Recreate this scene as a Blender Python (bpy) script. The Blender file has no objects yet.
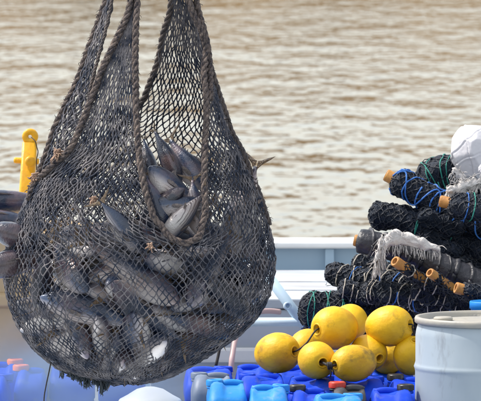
import bpy, bmesh, math, random
import numpy as np
from mathutils import Vector, Matrix, noise as mnoise

random.seed(7)
rng = np.random.default_rng(7)
scene = bpy.context.scene
COL = scene.collection
R = math.radians

# ------------------------------------------------------------------ camera
CAM_Z, PITCH, FPX = 3.6, R(3.5), 5730.0
cam_data = bpy.data.cameras.new('camera')
cam = bpy.data.objects.new('camera', cam_data)
COL.objects.link(cam)
cam.location = (0, 0, CAM_Z)
cam.rotation_euler = (R(90) - PITCH, 0, 0)
cam_data.sensor_width = 36.0
cam_data.lens = 36.0 * FPX / 481.0
cam_data.clip_start = 0.5
cam_data.clip_end = 5000
cam_data.dof.use_dof = True
cam_data.dof.focus_distance = 20.5
cam_data.dof.aperture_fstop = 20.0
scene.camera = cam

# ------------------------------------------------------------------ sky, sun, exposure
SUN_EL, SUN_AZ = R(55), R(284)          # azimuth clockwise from +Y: high on the left, beyond the boat
world = bpy.data.worlds.new("World")
scene.world = world
world.use_nodes = True
wn = world.node_tree
sky = wn.nodes.new('ShaderNodeTexSky')
sky.sky_type = 'NISHITA'
sky.sun_disc = False
sky.sun_elevation = SUN_EL
sky.sun_rotation = SUN_AZ
sky.air_density = 1.5
sky.dust_density = 2.0
sky.ozone_density = 1.0
veil = wn.nodes.new('ShaderNodeHueSaturation')      # thin high haze takes most of the blue out of the whole sky
veil.inputs['Saturation'].default_value = 0.35
wn.links.new(sky.outputs[0], veil.inputs['Color'])
wn.links.new(veil.outputs[0], wn.nodes['Background'].inputs[0])
wn.nodes['Background'].inputs[1].default_value = 0.145
sd = bpy.data.lights.new('sun', 'SUN')
sd.energy = 2.4
sd.angle = R(1.5)
sd.color = (1.0, 0.94, 0.85)
sun = bpy.data.objects.new('sun', sd)
COL.objects.link(sun)
sdir = Vector((math.sin(SUN_AZ) * math.cos(SUN_EL), math.cos(SUN_AZ) * math.cos(SUN_EL), math.sin(SUN_EL)))
sun.rotation_euler = sdir.to_track_quat('Z', 'Y').to_euler()
sun.location = (-10, -5, 20)
vs = scene.view_settings
vs.view_transform = 'Standard'
vs.look = 'None'
vs.exposure = 0.88
vs.gamma = 1.0


# ------------------------------------------------------------------ helpers
def W(px, py, Y):
    """a point of the place at distance Y along the view, given where it is seen in the 481x401 photograph"""
    a, b = (px - 240.5) / FPX, (200.5 - py) / FPX
    d = Vector((a, math.cos(PITCH) + b * math.sin(PITCH), -math.sin(PITCH) + b * math.cos(PITCH)))
    t = Y / d.y
    return Vector((d.x * t, Y, CAM_Z + d.z * t))


def mesh_np(name, V, F):
    """V (n,3) array; F (m,k) array of equal sided faces or list of lists"""
    me = bpy.data.meshes.new(name)
    V = np.asarray(V, dtype=np.float32)
    if isinstance(F, np.ndarray):
        k = F.shape[1]
        me.vertices.add(len(V))
        me.vertices.foreach_set('co', V.ravel())
        me.loops.add(F.size)
        me.loops.foreach_set('vertex_index', F.astype(np.int32).ravel())
        me.polygons.add(len(F))
        me.polygons.foreach_set('loop_start', np.arange(0, F.size, k, dtype=np.int32))
        me.polygons.foreach_set('loop_total', np.full(len(F), k, dtype=np.int32))
        me.update(calc_edges=True)
    else:
        me.from_pydata([tuple(v) for v in V], [], F)
        me.update()
    return me


class MB:
    """collects shapes; build() links them as one mesh object"""
    def __init__(self):
        self.V, self.F, self.n = [], [], 0

    def add(self, V, F):
        V = np.asarray(V, dtype=float).reshape(-1, 3)
        self.V.append(V)
        n = self.n
        self.F += [[i + n for i in f] for f in F]
        self.n += len(V)
        return self

    def tube(self, path, rad, sides=8, cap=True, flat=1.0):
        P = np.array([tuple(p) for p in path], dtype=float)
        n = len(P)
        rad = np.full(n, rad) if np.isscalar(rad) else np.asarray(rad)
        N1, N2 = frames(P)
        ang = np.linspace(0, 2 * math.pi, sides, endpoint=False)
        ring = (P[:, None] + rad[:, None, None] * (np.cos(ang)[None, :, None] * N1[:, None]
                + flat * np.sin(ang)[None, :, None] * N2[:, None]))
        F = []
        for i in range(n - 1):
            for j in range(sides):
                k = (j + 1) % sides
                F.append([i * sides + j, i * sides + k, (i + 1) * sides + k, (i + 1) * sides + j])
        if cap:
            F.append(list(range(sides))[::-1])
            F.append([(n - 1) * sides + j for j in range(sides)])
        return self.add(ring.reshape(-1, 3), F)

    def lathe(self, prof, origin, axis, seg=32, close=False, jitter=0):
        """prof: (r, h) list"""
        o, ax = Vector(origin), Vector(axis).normalized()
        u = ax.orthogonal().normalized()
        v = ax.cross(u)
        V, F = [], []
        m = len(prof)
        for j in range(seg):
            a = 2 * math.pi * j / seg
            e = u * math.cos(a) + v * math.sin(a)
            for (r, h) in prof:
                V.append(o + e * r + ax * h)
        for j in range(seg):
            k = (j + 1) % seg
            for i in range(m - 1 if not close else m):
                i2 = (i + 1) % m
                F.append([j * m + i, k * m + i, k * m + i2, j * m + i2])
        if not close:
            if prof[0][0] > 1e-5:
                F.append([j * m for j in range(seg)][::-1])
            if prof[-1][0] > 1e-5:
                F.append([j * m + m - 1 for j in range(seg)])
        return self.add([tuple(p) for p in V], F)

    def box(self, lo, hi):
        x0, y0, z0 = lo
        x1, y1, z1 = hi
        V = [(x0, y0, z0), (x1, y0, z0), (x1, y1, z0), (x0, y1, z0), (x0, y0, z1), (x1, y0, z1), (x1, y1, z1), (x0, y1, z1)]
        return self.add(V, [[0, 3, 2, 1], [4, 5, 6, 7], [0, 1, 5, 4], [1, 2, 6, 5], [2, 3, 7, 6], [3, 0, 4, 7]])

    def grid(self, P, closed_u=False):
        """P (nu,nv,3)"""
        nu, nv = P.shape[:2]
        F = []
        for i in range(nu if closed_u else nu - 1):
            for j in range(nv - 1):
                a, b = i * nv + j, ((i + 1) % nu) * nv + j
                F.append([a, b, b + 1, a + 1])
        return self.add(P.reshape(-1, 3), F)

    def build(self, name, mat, parent=None, smooth=True, bevel=0, segs=2, solid=0):
        V = np.concatenate(self.V)
        if parent is not None:
            V = V - np.array(world_loc(parent))
        me = mesh_np(name, V, self.F)
        o = link(name, me, mat, parent, smooth)
        if solid:
            m = o.modifiers.new('solid', 'SOLIDIFY')
            m.thickness = solid
            m.offset = 0
        if bevel:
            m = o.modifiers.new('bevel', 'BEVEL')
            m.width, m.segments, m.limit_method = bevel, segs, 'ANGLE'
            m.angle_limit = R(35)
        return o


def world_loc(o):
    p = Vector(o.location)
    while o.parent:
        o = o.parent
        p += o.location
    return p


def link(name, me, mat, parent=None, smooth=True):
    o = bpy.data.objects.new(name, me)
    COL.objects.link(o)
    if mat:
        me.materials.append(mat)
    if smooth:
        me.polygons.foreach_set('use_smooth', np.ones(len(me.polygons), dtype=bool))
    if parent is not None:
        o.parent = parent
    return o


def frames(P):
    T = np.gradient(P, axis=0)
    T /= np.linalg.norm(T, axis=1)[:, None] + 1e-12
    ref = np.array([0.0, 0, 1]) if abs(T[0][2]) < 0.9 else np.array([1.0, 0, 0])
    n = np.cross(T[0], ref)
    n /= np.linalg.norm(n)
    N1 = np.zeros_like(P)
    for i in range(len(P)):
        n = n - T[i] * np.dot(n, T[i])
        n /= np.linalg.norm(n) + 1e-12
        N1[i] = n
    return N1, np.cross(T, N1)


def resample(P, step):
    P = np.array([tuple(p) for p in P], dtype=float)
    # Catmull-Rom, then even steps
    Q = []
    E = np.vstack([2 * P[0] - P[1], P, 2 * P[-1] - P[-2]])
    for i in range(len(P) - 1):
        p0, p1, p2, p3 = E[i:i + 4]
        for t in np.linspace(0, 1, 12, endpoint=False):
            Q.append(0.5 * ((2 * p1) + (-p0 + p2) * t + (2 * p0 - 5 * p1 + 4 * p2 - p3) * t * t + (-p0 + 3 * p1 - 3 * p2 + p3) * t ** 3))
    Q.append(P[-1])
    Q = np.array(Q)
    s = np.r_[0, np.cumsum(np.linalg.norm(np.diff(Q, axis=0), axis=1))]
    n = max(3, int(s[-1] / step) + 1)
    t = np.linspace(0, s[-1], n)
    return np.stack([np.interp(t, s, Q[:, k]) for k in range(3)], axis=1)


def empty(name, loc, rot=None):
    o = bpy.data.objects.new(name, None)
    COL.objects.link(o)
    o.location = loc
    if rot is not None:
        o.rotation_euler = rot
    return o


def tag(o, label=None, cat=None, group=None, kind=None):
    if label: o['label'] = label
    if cat: o['category'] = cat
    if group: o['group'] = group
    if kind: o['kind'] = kind
    return o


def copy_tree(o, parent=None):
    c = o.copy()
    COL.objects.link(c)
    c.parent = parent
    for ch in list(o.children):
        copy_tree(ch, c)
    return c


def strands(A, B, r, sides=4, bend=None, rj=0.12):
    """tubes from the points A to the points B, all in one mesh: (verts, quads)"""
    E = len(A)
    d = B - A
    t = d / (np.linalg.norm(d, axis=1)[:, None] + 1e-9)
    ref = np.where(np.abs(t[:, 1:2]) < 0.8, np.array([[0, 1.0, 0]]), np.array([[1.0, 0, 0]]))
    n1 = np.cross(t, ref)
    n1 /= np.linalg.norm(n1, axis=1)[:, None] + 1e-9
    n2 = np.cross(t, n1)
    S = np.array([0, 0.5, 1.0])
    C = A[:, None] + d[:, None] * S[None, :, None]
    if bend is not None:
        C[:, 1] += bend
    rr = r * (1 + rj * rng.standard_normal((E, 1))) * np.array([[1.35, 0.9, 1.35]])
    ang = np.linspace(0, 2 * math.pi, sides, endpoint=False) + 0.4
    V = C[:, :, None] + rr[:, :, None, None] * (np.cos(ang)[None, None, :, None] * n1[:, None, None] + np.sin(ang)[None, None, :, None] * n2[:, None, None])
    base = np.arange(E) * 3 * sides
    q = []
    for i in range(2):
        for j in range(sides):
            k = (j + 1) % sides
            q.append([i * sides + j, i * sides + k, (i + 1) * sides + k, (i + 1) * sides + j])
    F = base[:, None, None] + np.array(q)[None]
    return V.reshape(-1, 3), F.reshape(-1, 4)


def smooth01(t):
    t = min(1.0, max(0.0, t))
    return t * t * (3 - 2 * t)


# ------------------------------------------------------------------ materials
def mat(name, color, rough=0.5, noise_scale=0, noise_amt=0.0, color2=None, bump=0.0, bump_scale=60, spec=0.5, metal=0.0,
        coat=0.0, transl=0.0, ramp=(0.35, 0.7), stain=None, stain_scale=4, stain_ramp=(0.55, 0.72), coord='Object', rough2=None, stretch=None):
    m = bpy.data.materials.new(name)
    m.use_nodes = True
    nt = m.node_tree
    b = nt.nodes['Principled BSDF']
    b.inputs['Roughness'].default_value = rough
    b.inputs['Specular IOR Level'].default_value = spec
    b.inputs['Metallic'].default_value = metal
    b.inputs['Coat Weight'].default_value = coat
    if transl:
        b.inputs['Subsurface Weight'].default_value = transl
        b.inputs['Subsurface Radius'].default_value = (0.02, 0.02, 0.02)
    tc = nt.nodes.new('ShaderNodeTexCoord')
    src = None
    if stretch is not None:
        mpn = nt.nodes.new('ShaderNodeMapping')
        mpn.inputs['Scale'].default_value = stretch
        nt.links.new(tc.outputs[coord], mpn.inputs['Vector'])
    rgb = nt.nodes.new('ShaderNodeRGB')
    rgb.outputs[0].default_value = (*color, 1)
    src = rgb.outputs[0]

    def layer(src, c2, scale, rmp, detail=6):
        nz = nt.nodes.new('ShaderNodeTexNoise')
        nz.noise_dimensions = '4D'
        nz.inputs['Scale'].default_value = scale
        nz.inputs['Detail'].default_value = detail
        nz.inputs['Roughness'].default_value = 0.65
        oi = nt.nodes.new('ShaderNodeObjectInfo')
        wm = nt.nodes.new('ShaderNodeMath')
        wm.operation = 'MULTIPLY'
        wm.inputs[1].default_value = 37.0
        nt.links.new(oi.outputs['Random'], wm.inputs[0])
        nt.links.new(wm.outputs[0], nz.inputs['W'])
        nt.links.new(tc.outputs[coord] if stretch is None else mpn.outputs[0], nz.inputs['Vector'])
        mr = nt.nodes.new('ShaderNodeMapRange')
        mr.inputs['From Min'].default_value, mr.inputs['From Max'].default_value = rmp
        nt.links.new(nz.outputs['Fac'], mr.inputs['Value'])
        mx = nt.nodes.new('ShaderNodeMix')
        mx.data_type = 'RGBA'
        nt.links.new(mr.outputs[0], mx.inputs['Factor'])
        nt.links.new(src, mx.inputs['A'])
        mx.inputs['B'].default_value = (*c2, 1)
        return mx.outputs['Result'], mr.outputs[0]
    if color2 is not None:
        src, f = layer(src, color2, noise_scale or 20, ramp)
        if rough2 is not None:
            mr = nt.nodes.new('ShaderNodeMapRange')
            mr.inputs['To Min'].default_value, mr.inputs['To Max'].default_value = rough, rough2
            nt.links.new(f, mr.inputs['Value'])
            nt.links.new(mr.outputs[0], b.inputs['Roughness'])
    if stain is not None:
        src, f = layer(src, stain, stain_scale, stain_ramp, 8)
    nt.links.new(src, b.inputs['Base Color'])
    if bump:
        nz = nt.nodes.new('ShaderNodeTexNoise')
        nz.inputs['Scale'].default_value = bump_scale
        nz.inputs['Detail'].default_value = 5
        nt.links.new(tc.outputs[coord], nz.inputs['Vector'])
        bp = nt.nodes.new('ShaderNodeBump')
        bp.inputs['Strength'].default_value = bump
        bp.inputs['Distance'].default_value = 0.01
        nt.links.new(nz.outputs['Fac'], bp.inputs['Height'])
        nt.links.new(bp.outputs[0], b.inputs['Normal'])
    return m


M = {}
M['net'] = mat('net_twine', (0.062, 0.074, 0.108), 0.85, 14, color2=(0.46, 0.42, 0.42), ramp=(0.43, 0.70), bump=0.9, bump_scale=420, spec=0.15)  # paler noise patches put highlights into the twine colour
M['rope'] = mat('rope_fibre', (0.070, 0.066, 0.080), 0.9, 75, color2=(0.46, 0.36, 0.30), ramp=(0.38, 0.72), bump=1.0, bump_scale=500, spec=0.15)
M['rope_dark'] = mat('wet_rope_fibre', (0.06, 0.055, 0.06), 0.8, 30, color2=(0.18, 0.14, 0.12), bump=0.6, bump_scale=400)
M['fray'] = mat('frayed_fibre', (0.42, 0.28, 0.20), 0.9, 40, color2=(0.24, 0.15, 0.11))
M['weed'] = mat('wet_fringe', (0.02, 0.035, 0.05), 0.6, 40, color2=(0.05, 0.06, 0.07))
M['yellow'] = mat('yellow_buoy_plastic', (0.80, 0.48, 0.010), 0.5, 6, color2=(0.54, 0.25, 0.003), ramp=(0.42, 0.74), bump=0.2, bump_scale=60,
                  stain=(0.10, 0.065, 0.025), stain_scale=10, stain_ramp=(0.55, 0.72), spec=0.4)
M['yellow_paint'] = mat('yellow_post_paint', (0.80, 0.42, 0.004), 0.4, 20, color2=(0.62, 0.30, 0.006), bump=0.15, bump_scale=60,
                        stain=(0.16, 0.06, 0.02), stain_scale=24, stain_ramp=(0.57, 0.70))
M['bamboo'] = mat('bamboo_cane', (0.50, 0.24, 0.05), 0.5, 25, color2=(0.30, 0.12, 0.03), bump=0.2, bump_scale=90)
M['bamboo_end'] = mat('cut_bamboo', (0.62, 0.31, 0.10), 0.7, 60, color2=(0.38, 0.17, 0.05), bump=0.3, bump_scale=120)
M['navy_net'] = mat('navy_net_mass', (0.003, 0.008, 0.020), 0.55, 40, color2=(0.010, 0.018, 0.036), bump=1.0, bump_scale=110, spec=0.3)
M['navy_strand'] = mat('navy_net_twine', (0.005, 0.009, 0.020), 0.5, 30, color2=(0.16, 0.17, 0.20), ramp=(0.58, 0.80), bump=0.4, bump_scale=300)  # sparse bright highlights are coloured into the strands
M['black_wrap'] = mat('black_wrap', (0.010, 0.011, 0.016), 0.30, 14, color2=(0.040, 0.040, 0.05), bump=0.7, bump_scale=45, rough2=0.55)
M['twine_blue'] = mat('blue_twine', (0.012, 0.10, 0.42), 0.6, 80, color2=(0.05, 0.20, 0.55))
M['twine_green'] = mat('green_twine', (0.01, 0.19, 0.16), 0.6, 80, color2=(0.04, 0.30, 0.23))
M['twine_white'] = mat('pale_twine', (0.55, 0.50, 0.43), 0.7, 80, color2=(0.32, 0.28, 0.24))
M['rag'] = mat('white_rag', (0.74, 0.71, 0.69), 0.85, 14, color2=(0.52, 0.48, 0.46), bump=0.7, bump_scale=90)
M['sack'] = mat('white_sack', (0.62, 0.61, 0.64), 0.4, 6, color2=(0.54, 0.52, 0.56), bump=0.15, bump_scale=40, transl=0.1,
                stain=(0.45, 0.36, 0.33), stain_scale=9, stain_ramp=(0.64, 0.85))
M['drum'] = mat('pale_blue_drum', (0.35, 0.42, 0.48), 0.5, 4, color2=(0.43, 0.49, 0.53), stretch=(1, 1, 0.35), bump=0.08, bump_scale=14, transl=0.10,
                stain=(0.17, 0.17, 0.19), stain_scale=13, stain_ramp=(0.56, 0.80))
M['drum_rim'] = mat('drum_rim', (0.40, 0.37, 0.31), 0.5, 10, color2=(0.32, 0.31, 0.29), bump=0.15, bump_scale=40,
                    stain=(0.20, 0.15, 0.11), stain_scale=22, stain_ramp=(0.60, 0.78))
M['royal'] = mat('royal_blue_plastic', (0.001, 0.036, 0.50), 0.55, 8, color2=(0.002, 0.060, 0.58), bump=0.12, bump_scale=40, spec=0.2,
                 stain=(0.10, 0.15, 0.34), stain_scale=14, stain_ramp=(0.56, 0.80))
M['azure'] = mat('azure_blue_plastic', (0.006, 0.19, 0.62), 0.52, 8, color2=(0.02, 0.29, 0.68), bump=0.12, bump_scale=40, spec=0.35,
                 stain=(0.20, 0.32, 0.46), stain_scale=14, stain_ramp=(0.56, 0.80))
M['grey_can'] = mat('grey_plastic', (0.16, 0.20, 0.28), 0.5, 8, color2=(0.11, 0.14, 0.2), bump=0.12, bump_scale=40)
M['black_can'] = mat('black_plastic', (0.012, 0.013, 0.018), 0.35, 20, color2=(0.03, 0.03, 0.035), bump=0.1, bump_scale=60)
M['red_cap'] = mat('red_plastic', (0.60, 0.035, 0.012), 0.4, 30, color2=(0.45, 0.03, 0.012))
M['orange_cap'] = mat('orange_plastic', (0.85, 0.20, 0.015), 0.45, 30, color2=(0.70, 0.15, 0.012))
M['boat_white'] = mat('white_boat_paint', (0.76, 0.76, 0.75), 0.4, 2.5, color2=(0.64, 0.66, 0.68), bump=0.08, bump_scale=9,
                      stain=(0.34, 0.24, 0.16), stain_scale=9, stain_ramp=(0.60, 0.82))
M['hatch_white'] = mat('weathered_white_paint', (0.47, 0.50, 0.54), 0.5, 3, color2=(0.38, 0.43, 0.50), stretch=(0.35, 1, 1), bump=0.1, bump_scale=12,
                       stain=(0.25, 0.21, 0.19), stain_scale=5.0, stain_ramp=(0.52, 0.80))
M['boat_shade'] = mat('shade_blue_boat_paint', (0.36, 0.50, 0.64), 0.45, 2.5, color2=(0.42, 0.56, 0.68), bump=0.08, bump_scale=9,
                     stain=(0.20, 0.15, 0.12), stain_scale=11, stain_ramp=(0.60, 0.82), stretch=(1, 1, 0.25))  # grey blue base puts the inner face's shade into its colour; stains are real
M['pipe_blue'] = mat('pale_blue_pipe', (0.46, 0.62, 0.75), 0.4, 8, color2=(0.55, 0.68, 0.78), stain=(0.3, 0.3, 0.32), stain_scale=20, stain_ramp=(0.66, 0.85))
M['hose'] = mat('pink_hose', (0.58, 0.40, 0.38), 0.45, 12, color2=(0.48, 0.34, 0.33))
M['deck'] = mat('deck_paint', (0.42, 0.47, 0.52), 0.5, 3, color2=(0.33, 0.37, 0.42), bump=0.2, bump_scale=30)
M['tub'] = mat('tan_tub_plastic', (0.46, 0.33, 0.18), 0.5, 6, color2=(0.38, 0.29, 0.18), bump=0.1, bump_scale=30)
M['lid_white'] = mat('white_lid_plastic', (0.74, 0.77, 0.80), 0.4, 8, color2=(0.66, 0.69, 0.73), bump=0.08, bump_scale=30)
M['cord'] = mat('black_cord', (0.012, 0.010, 0.010), 0.7, 60, color2=(0.03, 0.025, 0.02))
M['fin'] = mat('fin_skin', (0.13, 0.09, 0.06), 0.4, 60, color2=(0.40, 0.27, 0.15), ramp=(0.45, 0.7), bump=0.5, bump_scale=150)
M['fin_grey'] = mat('grey_fin_skin', (0.10, 0.09, 0.10), 0.35, 60, color2=(0.26, 0.21, 0.18), bump=0.5, bump_scale=150)
M['eye'] = mat('fish_eye', (0.02, 0.018, 0.02), 0.08, spec=0.8)


def fish_mat():
    m = bpy.data.materials.new('fish_skin')
    m.use_nodes = True
    nt = m.node_tree
    N, L = nt.nodes, nt.links
    b = N['Principled BSDF']
    b.inputs['Coat Weight'].default_value = 0.6
    b.inputs['Coat Roughness'].default_value = 0.12
    b.inputs['Roughness'].default_value = 0.30
    b.inputs['Metallic'].default_value = 0.12
    b.inputs['Specular IOR Level'].default_value = 0.7
    tc = N.new('ShaderNodeTexCoord')
    sep = N.new('ShaderNodeSeparateXYZ')
    L.new(tc.outputs['Generated'], sep.inputs[0])
    nz = N.new('ShaderNodeTexNoise')
    nz.inputs['Scale'].default_value = 14
    nz.inputs['Detail'].default_value = 5
    L.new(tc.outputs['Object'], nz.inputs['Vector'])
    ad = N.new('ShaderNodeMath'); ad.operation = 'MULTIPLY_ADD'
    L.new(nz.outputs['Fac'], ad.inputs[0]); ad.inputs[1].default_value = 0.22
    L.new(sep.outputs['Z'], ad.inputs[2])
    rp = N.new('ShaderNodeValToRGB')
    e = rp.color_ramp.elements
    e[0].position, e[0].color = 0.20, (0.85, 0.80, 0.77, 1)
    e[1].position, e[1].color = 0.95, (0.008, 0.016, 0.042, 1)
    for p, c in ((0.38, (0.70, 0.63, 0.61)), (0.52, (0.34, 0.32, 0.36)), (0.66, (0.035, 0.065, 0.14))):
        el = e.new(p); el.color = (*c, 1)
    L.new(ad.outputs[0], rp.inputs[0])
    # lengthwise dark stripes along the lower flank
    sx = N.new('ShaderNodeMath'); sx.operation = 'MULTIPLY_ADD'
    L.new(sep.outputs['X'], sx.inputs[0]); sx.inputs[1].default_value = 0.06
    L.new(sep.outputs['Z'], sx.inputs[2])
    sm = N.new('ShaderNodeMath'); sm.operation = 'MULTIPLY'; sm.inputs[1].default_value = 62
    L.new(sx.outputs[0], sm.inputs[0])
    ss = N.new('ShaderNodeMath'); ss.operation = 'SINE'
    L.new(sm.outputs[0], ss.inputs[0])
    sr = N.new('ShaderNodeMapRange')
    sr.inputs['From Min'].default_value, sr.inputs['From Max'].default_value = 0.35, 0.85
    L.new(ss.outputs[0], sr.inputs['Value'])
    zr = N.new('ShaderNodeMapRange')   # only on the belly half
    zr.inputs['From Min'].default_value, zr.inputs['From Max'].default_value = 0.56, 0.46
    L.new(sep.outputs['Z'], zr.inputs['Value'])
    xr = N.new('ShaderNodeMapRange')   # not on the head
    xr.inputs['From Min'].default_value, xr.inputs['From Max'].default_value = 0.70, 0.62
    L.new(sep.outputs['X'], xr.inputs['Value'])
    m1 = N.new('ShaderNodeMath'); m1.operation = 'MULTIPLY'
    L.new(sr.outputs[0], m1.inputs[0]); L.new(zr.outputs[0], m1.inputs[1])
    m2 = N.new('ShaderNodeMath'); m2.operation = 'MULTIPLY'
    L.new(m1.outputs[0], m2.inputs[0]); L.new(xr.outputs[0], m2.inputs[1])
    m3 = N.new('ShaderNodeMath'); m3.operation = 'MULTIPLY'; m3.inputs[1].default_value = 0.75
    L.new(m2.outputs[0], m3.inputs[0])
    mx = N.new('ShaderNodeMix'); mx.data_type = 'RGBA'
    L.new(m3.outputs[0], mx.inputs['Factor']); L.new(rp.outputs[0], mx.inputs['A'])
    mx.inputs['B'].default_value = (0.06, 0.055, 0.07, 1)
    # bruised pink patches
    nz2 = N.new('ShaderNodeTexNoise'); nz2.noise_dimensions = '4D'
    nz2.inputs['Scale'].default_value = 7; nz2.inputs['Detail'].default_value = 4
    oi = N.new('ShaderNodeObjectInfo')
    L.new(tc.outputs['Object'], nz2.inputs['Vector'])
    wm = N.new('ShaderNodeMath'); wm.operation = 'MULTIPLY'; wm.inputs[1].default_value = 40
    L.new(oi.outputs['Random'], wm.inputs[0]); L.new(wm.outputs[0], nz2.inputs['W'])
    r2 = N.new('ShaderNodeMapRange')
    r2.inputs['From Min'].default_value, r2.inputs['From Max'].default_value = 0.50, 0.66
    r2.inputs['To Max'].default_value = 0.42
    L.new(nz2.outputs['Fac'], r2.inputs['Value'])
    mx2 = N.new('ShaderNodeMix'); mx2.data_type = 'RGBA'
    L.new(r2.outputs[0], mx2.inputs['Factor']); L.new(mx.outputs['Result'], mx2.inputs['A'])
    mx2.inputs['B'].default_value = (0.42, 0.23, 0.19, 1)
    hs = N.new('ShaderNodeHueSaturation')
    vr = N.new('ShaderNodeMapRange')
    vr.inputs['To Min'].default_value, vr.inputs['To Max'].default_value = 0.55, 1.15
    L.new(oi.outputs['Random'], vr.inputs['Value']); L.new(vr.outputs[0], hs.inputs['Value'])
    L.new(mx2.outputs['Result'], hs.inputs['Color'])
    L.new(hs.outputs[0], b.inputs['Base Color'])
    nb = N.new('ShaderNodeTexNoise'); nb.inputs['Scale'].default_value = 120
    L.new(tc.outputs['Object'], nb.inputs['Vector'])
    bp = N.new('ShaderNodeBump'); bp.inputs['Strength'].default_value = 0.5; bp.inputs['Distance'].default_value = 0.005
    L.new(nb.outputs['Fac'], bp.inputs['Height']); L.new(bp.outputs[0], b.inputs['Normal'])
    return m


M['fish'] = fish_mat()


def water_mat():
    m = bpy.data.materials.new('sea_water')
    m.use_nodes = True
    nt = m.node_tree
    N, L = nt.nodes, nt.links
    b = N['Principled BSDF']
    b.inputs['Base Color'].default_value = (0.06, 0.06, 0.055, 1)
    b.inputs['Roughness'].default_value = 0.04
    b.inputs['IOR'].default_value = 1.33
    tc = N.new('ShaderNodeTexCoord')

    def nzl(sx, sy, scale, detail, rough=0.5):
        mp = N.new('ShaderNodeMapping')
        mp.inputs['Scale'].default_value = (sx, sy, 1)
        L.new(tc.outputs['Object'], mp.inputs['Vector'])
        nz = N.new('ShaderNodeTexNoise')
        nz.inputs['Scale'].default_value = scale
        nz.inputs['Detail'].default_value = detail
        nz.inputs['Roughness'].default_value = rough
        nz.inputs['Distortion'].default_value = 0.15
        L.new(mp.outputs[0], nz.inputs['Vector'])
        return nz.outputs['Fac']
    h1, h2, h3 = nzl(1.3, 0.24, 1.0, 1), nzl(1.4, 0.30, 3.2, 1.5), nzl(0.10, 0.06, 1.0, 2)
    s = N.new('ShaderNodeMath'); s.operation = 'MULTIPLY_ADD'
    L.new(h2, s.inputs[0]); s.inputs[1].default_value = 0.52; L.new(h1, s.inputs[2])
    s2 = N.new('ShaderNodeMath'); s2.operation = 'MULTIPLY_ADD'
    L.new(h3, s2.inputs[0]); s2.inputs[1].default_value = 1.2; L.new(s.outputs[0], s2.inputs[2])
    bp = N.new('ShaderNodeBump')
    bp.inputs['Strength'].default_value = 1.0
    bp.inputs['Distance'].default_value = 0.092
    L.new(s2.outputs[0], bp.inputs['Height'])
    L.new(bp.outputs[0], b.inputs['Normal'])
    return m


def bank_mat():
    m = mat('far_bank_scrub', (0.15, 0.072, 0.001), 0.9, 0.3, color2=(0.05, 0.029, 0.002), ramp=(0.40, 0.62), stain=(0.19, 0.10, 0.004),
            stain_scale=0.2, stain_ramp=(0.55, 0.7))
    return m


# ------------------------------------------------------------------ setting: water, far bank, boat
mb = MB()
mb.box((-600, -60, -6), (600, 900, 0.0))
water = tag(mb.build('sea_water', water_mat(), smooth=False), kind='structure')

gx, gy = 140, 26
P = np.zeros((gx, gy, 3))
for i in range(gx):
    for j in range(gy):
        x = -200 + 400 * i / (gx - 1)
        t = j / (gy - 1)
        y = 195 + 60 * t + 7 * mnoise.noise((x * 0.02, 1.3, 0))
        z = -0.4 + 4.3 * smooth01(t * 2.5) + t * 1.2 * mnoise.noise((x * 0.03, y * 0.03, 4)) + 0.5 * mnoise.noise((x * 0.15, y * 0.1, 9)) * min(1, t * 5)
        P[i, j] = (x, y, z)
mb = MB(); mb.grid(P)
tag(mb.build('far_bank', bank_mat()), kind='structure')

DECK = 1.10
mb = MB(); mb.box((-5, 17.2, 0.2), (5, 25.0, DECK))
tag(mb.build('deck', M['deck'], smooth=False), kind='structure')

# bulwark behind: sheer wall with a cap rail
bt = W(300, 238, 25.2).z
bul = tag(empty('bulwark', (0, 25.1, DECK)), 'white capped boat bulwark with grey blue shade painted on its inner face in front of the water', 'bulwark')
xl, xr = W(120, 0, 25).x, W(700, 0, 25).x
mb = MB(); mb.box((xl, 25.06, DECK - 0.9), (xr, 25.16, bt - 0.035)); mb.build('inner_face', M['boat_shade'], bul, smooth=False)
mb = MB(); mb.box((xl - 0.02, 24.98, bt - 0.033), (xr, 25.24, bt)); mb.build('cap_rail', M['boat_white'], bul, bevel=0.012, segs=3)
for px in (205, 330, 455, 580):
    x = W(px, 0, 25).x
    mb = MB(); mb.box((x - 0.02, 25.02, DECK), (x + 0.02, 25.058, bt - 0.035)); mb.build('stanchion', M['boat_shade'], bul, smooth=False, bevel=0.005)

# white planked hatch between the cans and the bulwark
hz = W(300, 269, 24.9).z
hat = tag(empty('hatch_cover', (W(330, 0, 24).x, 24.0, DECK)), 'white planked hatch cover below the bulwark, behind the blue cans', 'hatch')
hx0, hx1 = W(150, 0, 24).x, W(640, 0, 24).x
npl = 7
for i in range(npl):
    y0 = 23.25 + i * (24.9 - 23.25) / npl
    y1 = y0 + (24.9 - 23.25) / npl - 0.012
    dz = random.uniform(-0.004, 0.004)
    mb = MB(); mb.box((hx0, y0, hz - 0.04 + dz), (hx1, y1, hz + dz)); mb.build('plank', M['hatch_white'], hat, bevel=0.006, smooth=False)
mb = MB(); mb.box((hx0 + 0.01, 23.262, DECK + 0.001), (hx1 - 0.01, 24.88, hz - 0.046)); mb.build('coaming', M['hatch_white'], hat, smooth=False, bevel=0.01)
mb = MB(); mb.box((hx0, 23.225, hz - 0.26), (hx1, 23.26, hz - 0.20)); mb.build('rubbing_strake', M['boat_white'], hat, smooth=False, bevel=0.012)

# ------------------------------------------------------------------ net bag
BY = 20.6                      # distance of the bag's middle
K = BY / FPX                   # metres per photo pixel there


def tab(pairs):
    a = np.array(pairs, dtype=float)
    return lambda y: float(np.interp(y, a[:, 0], a[:, 1]))


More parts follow.
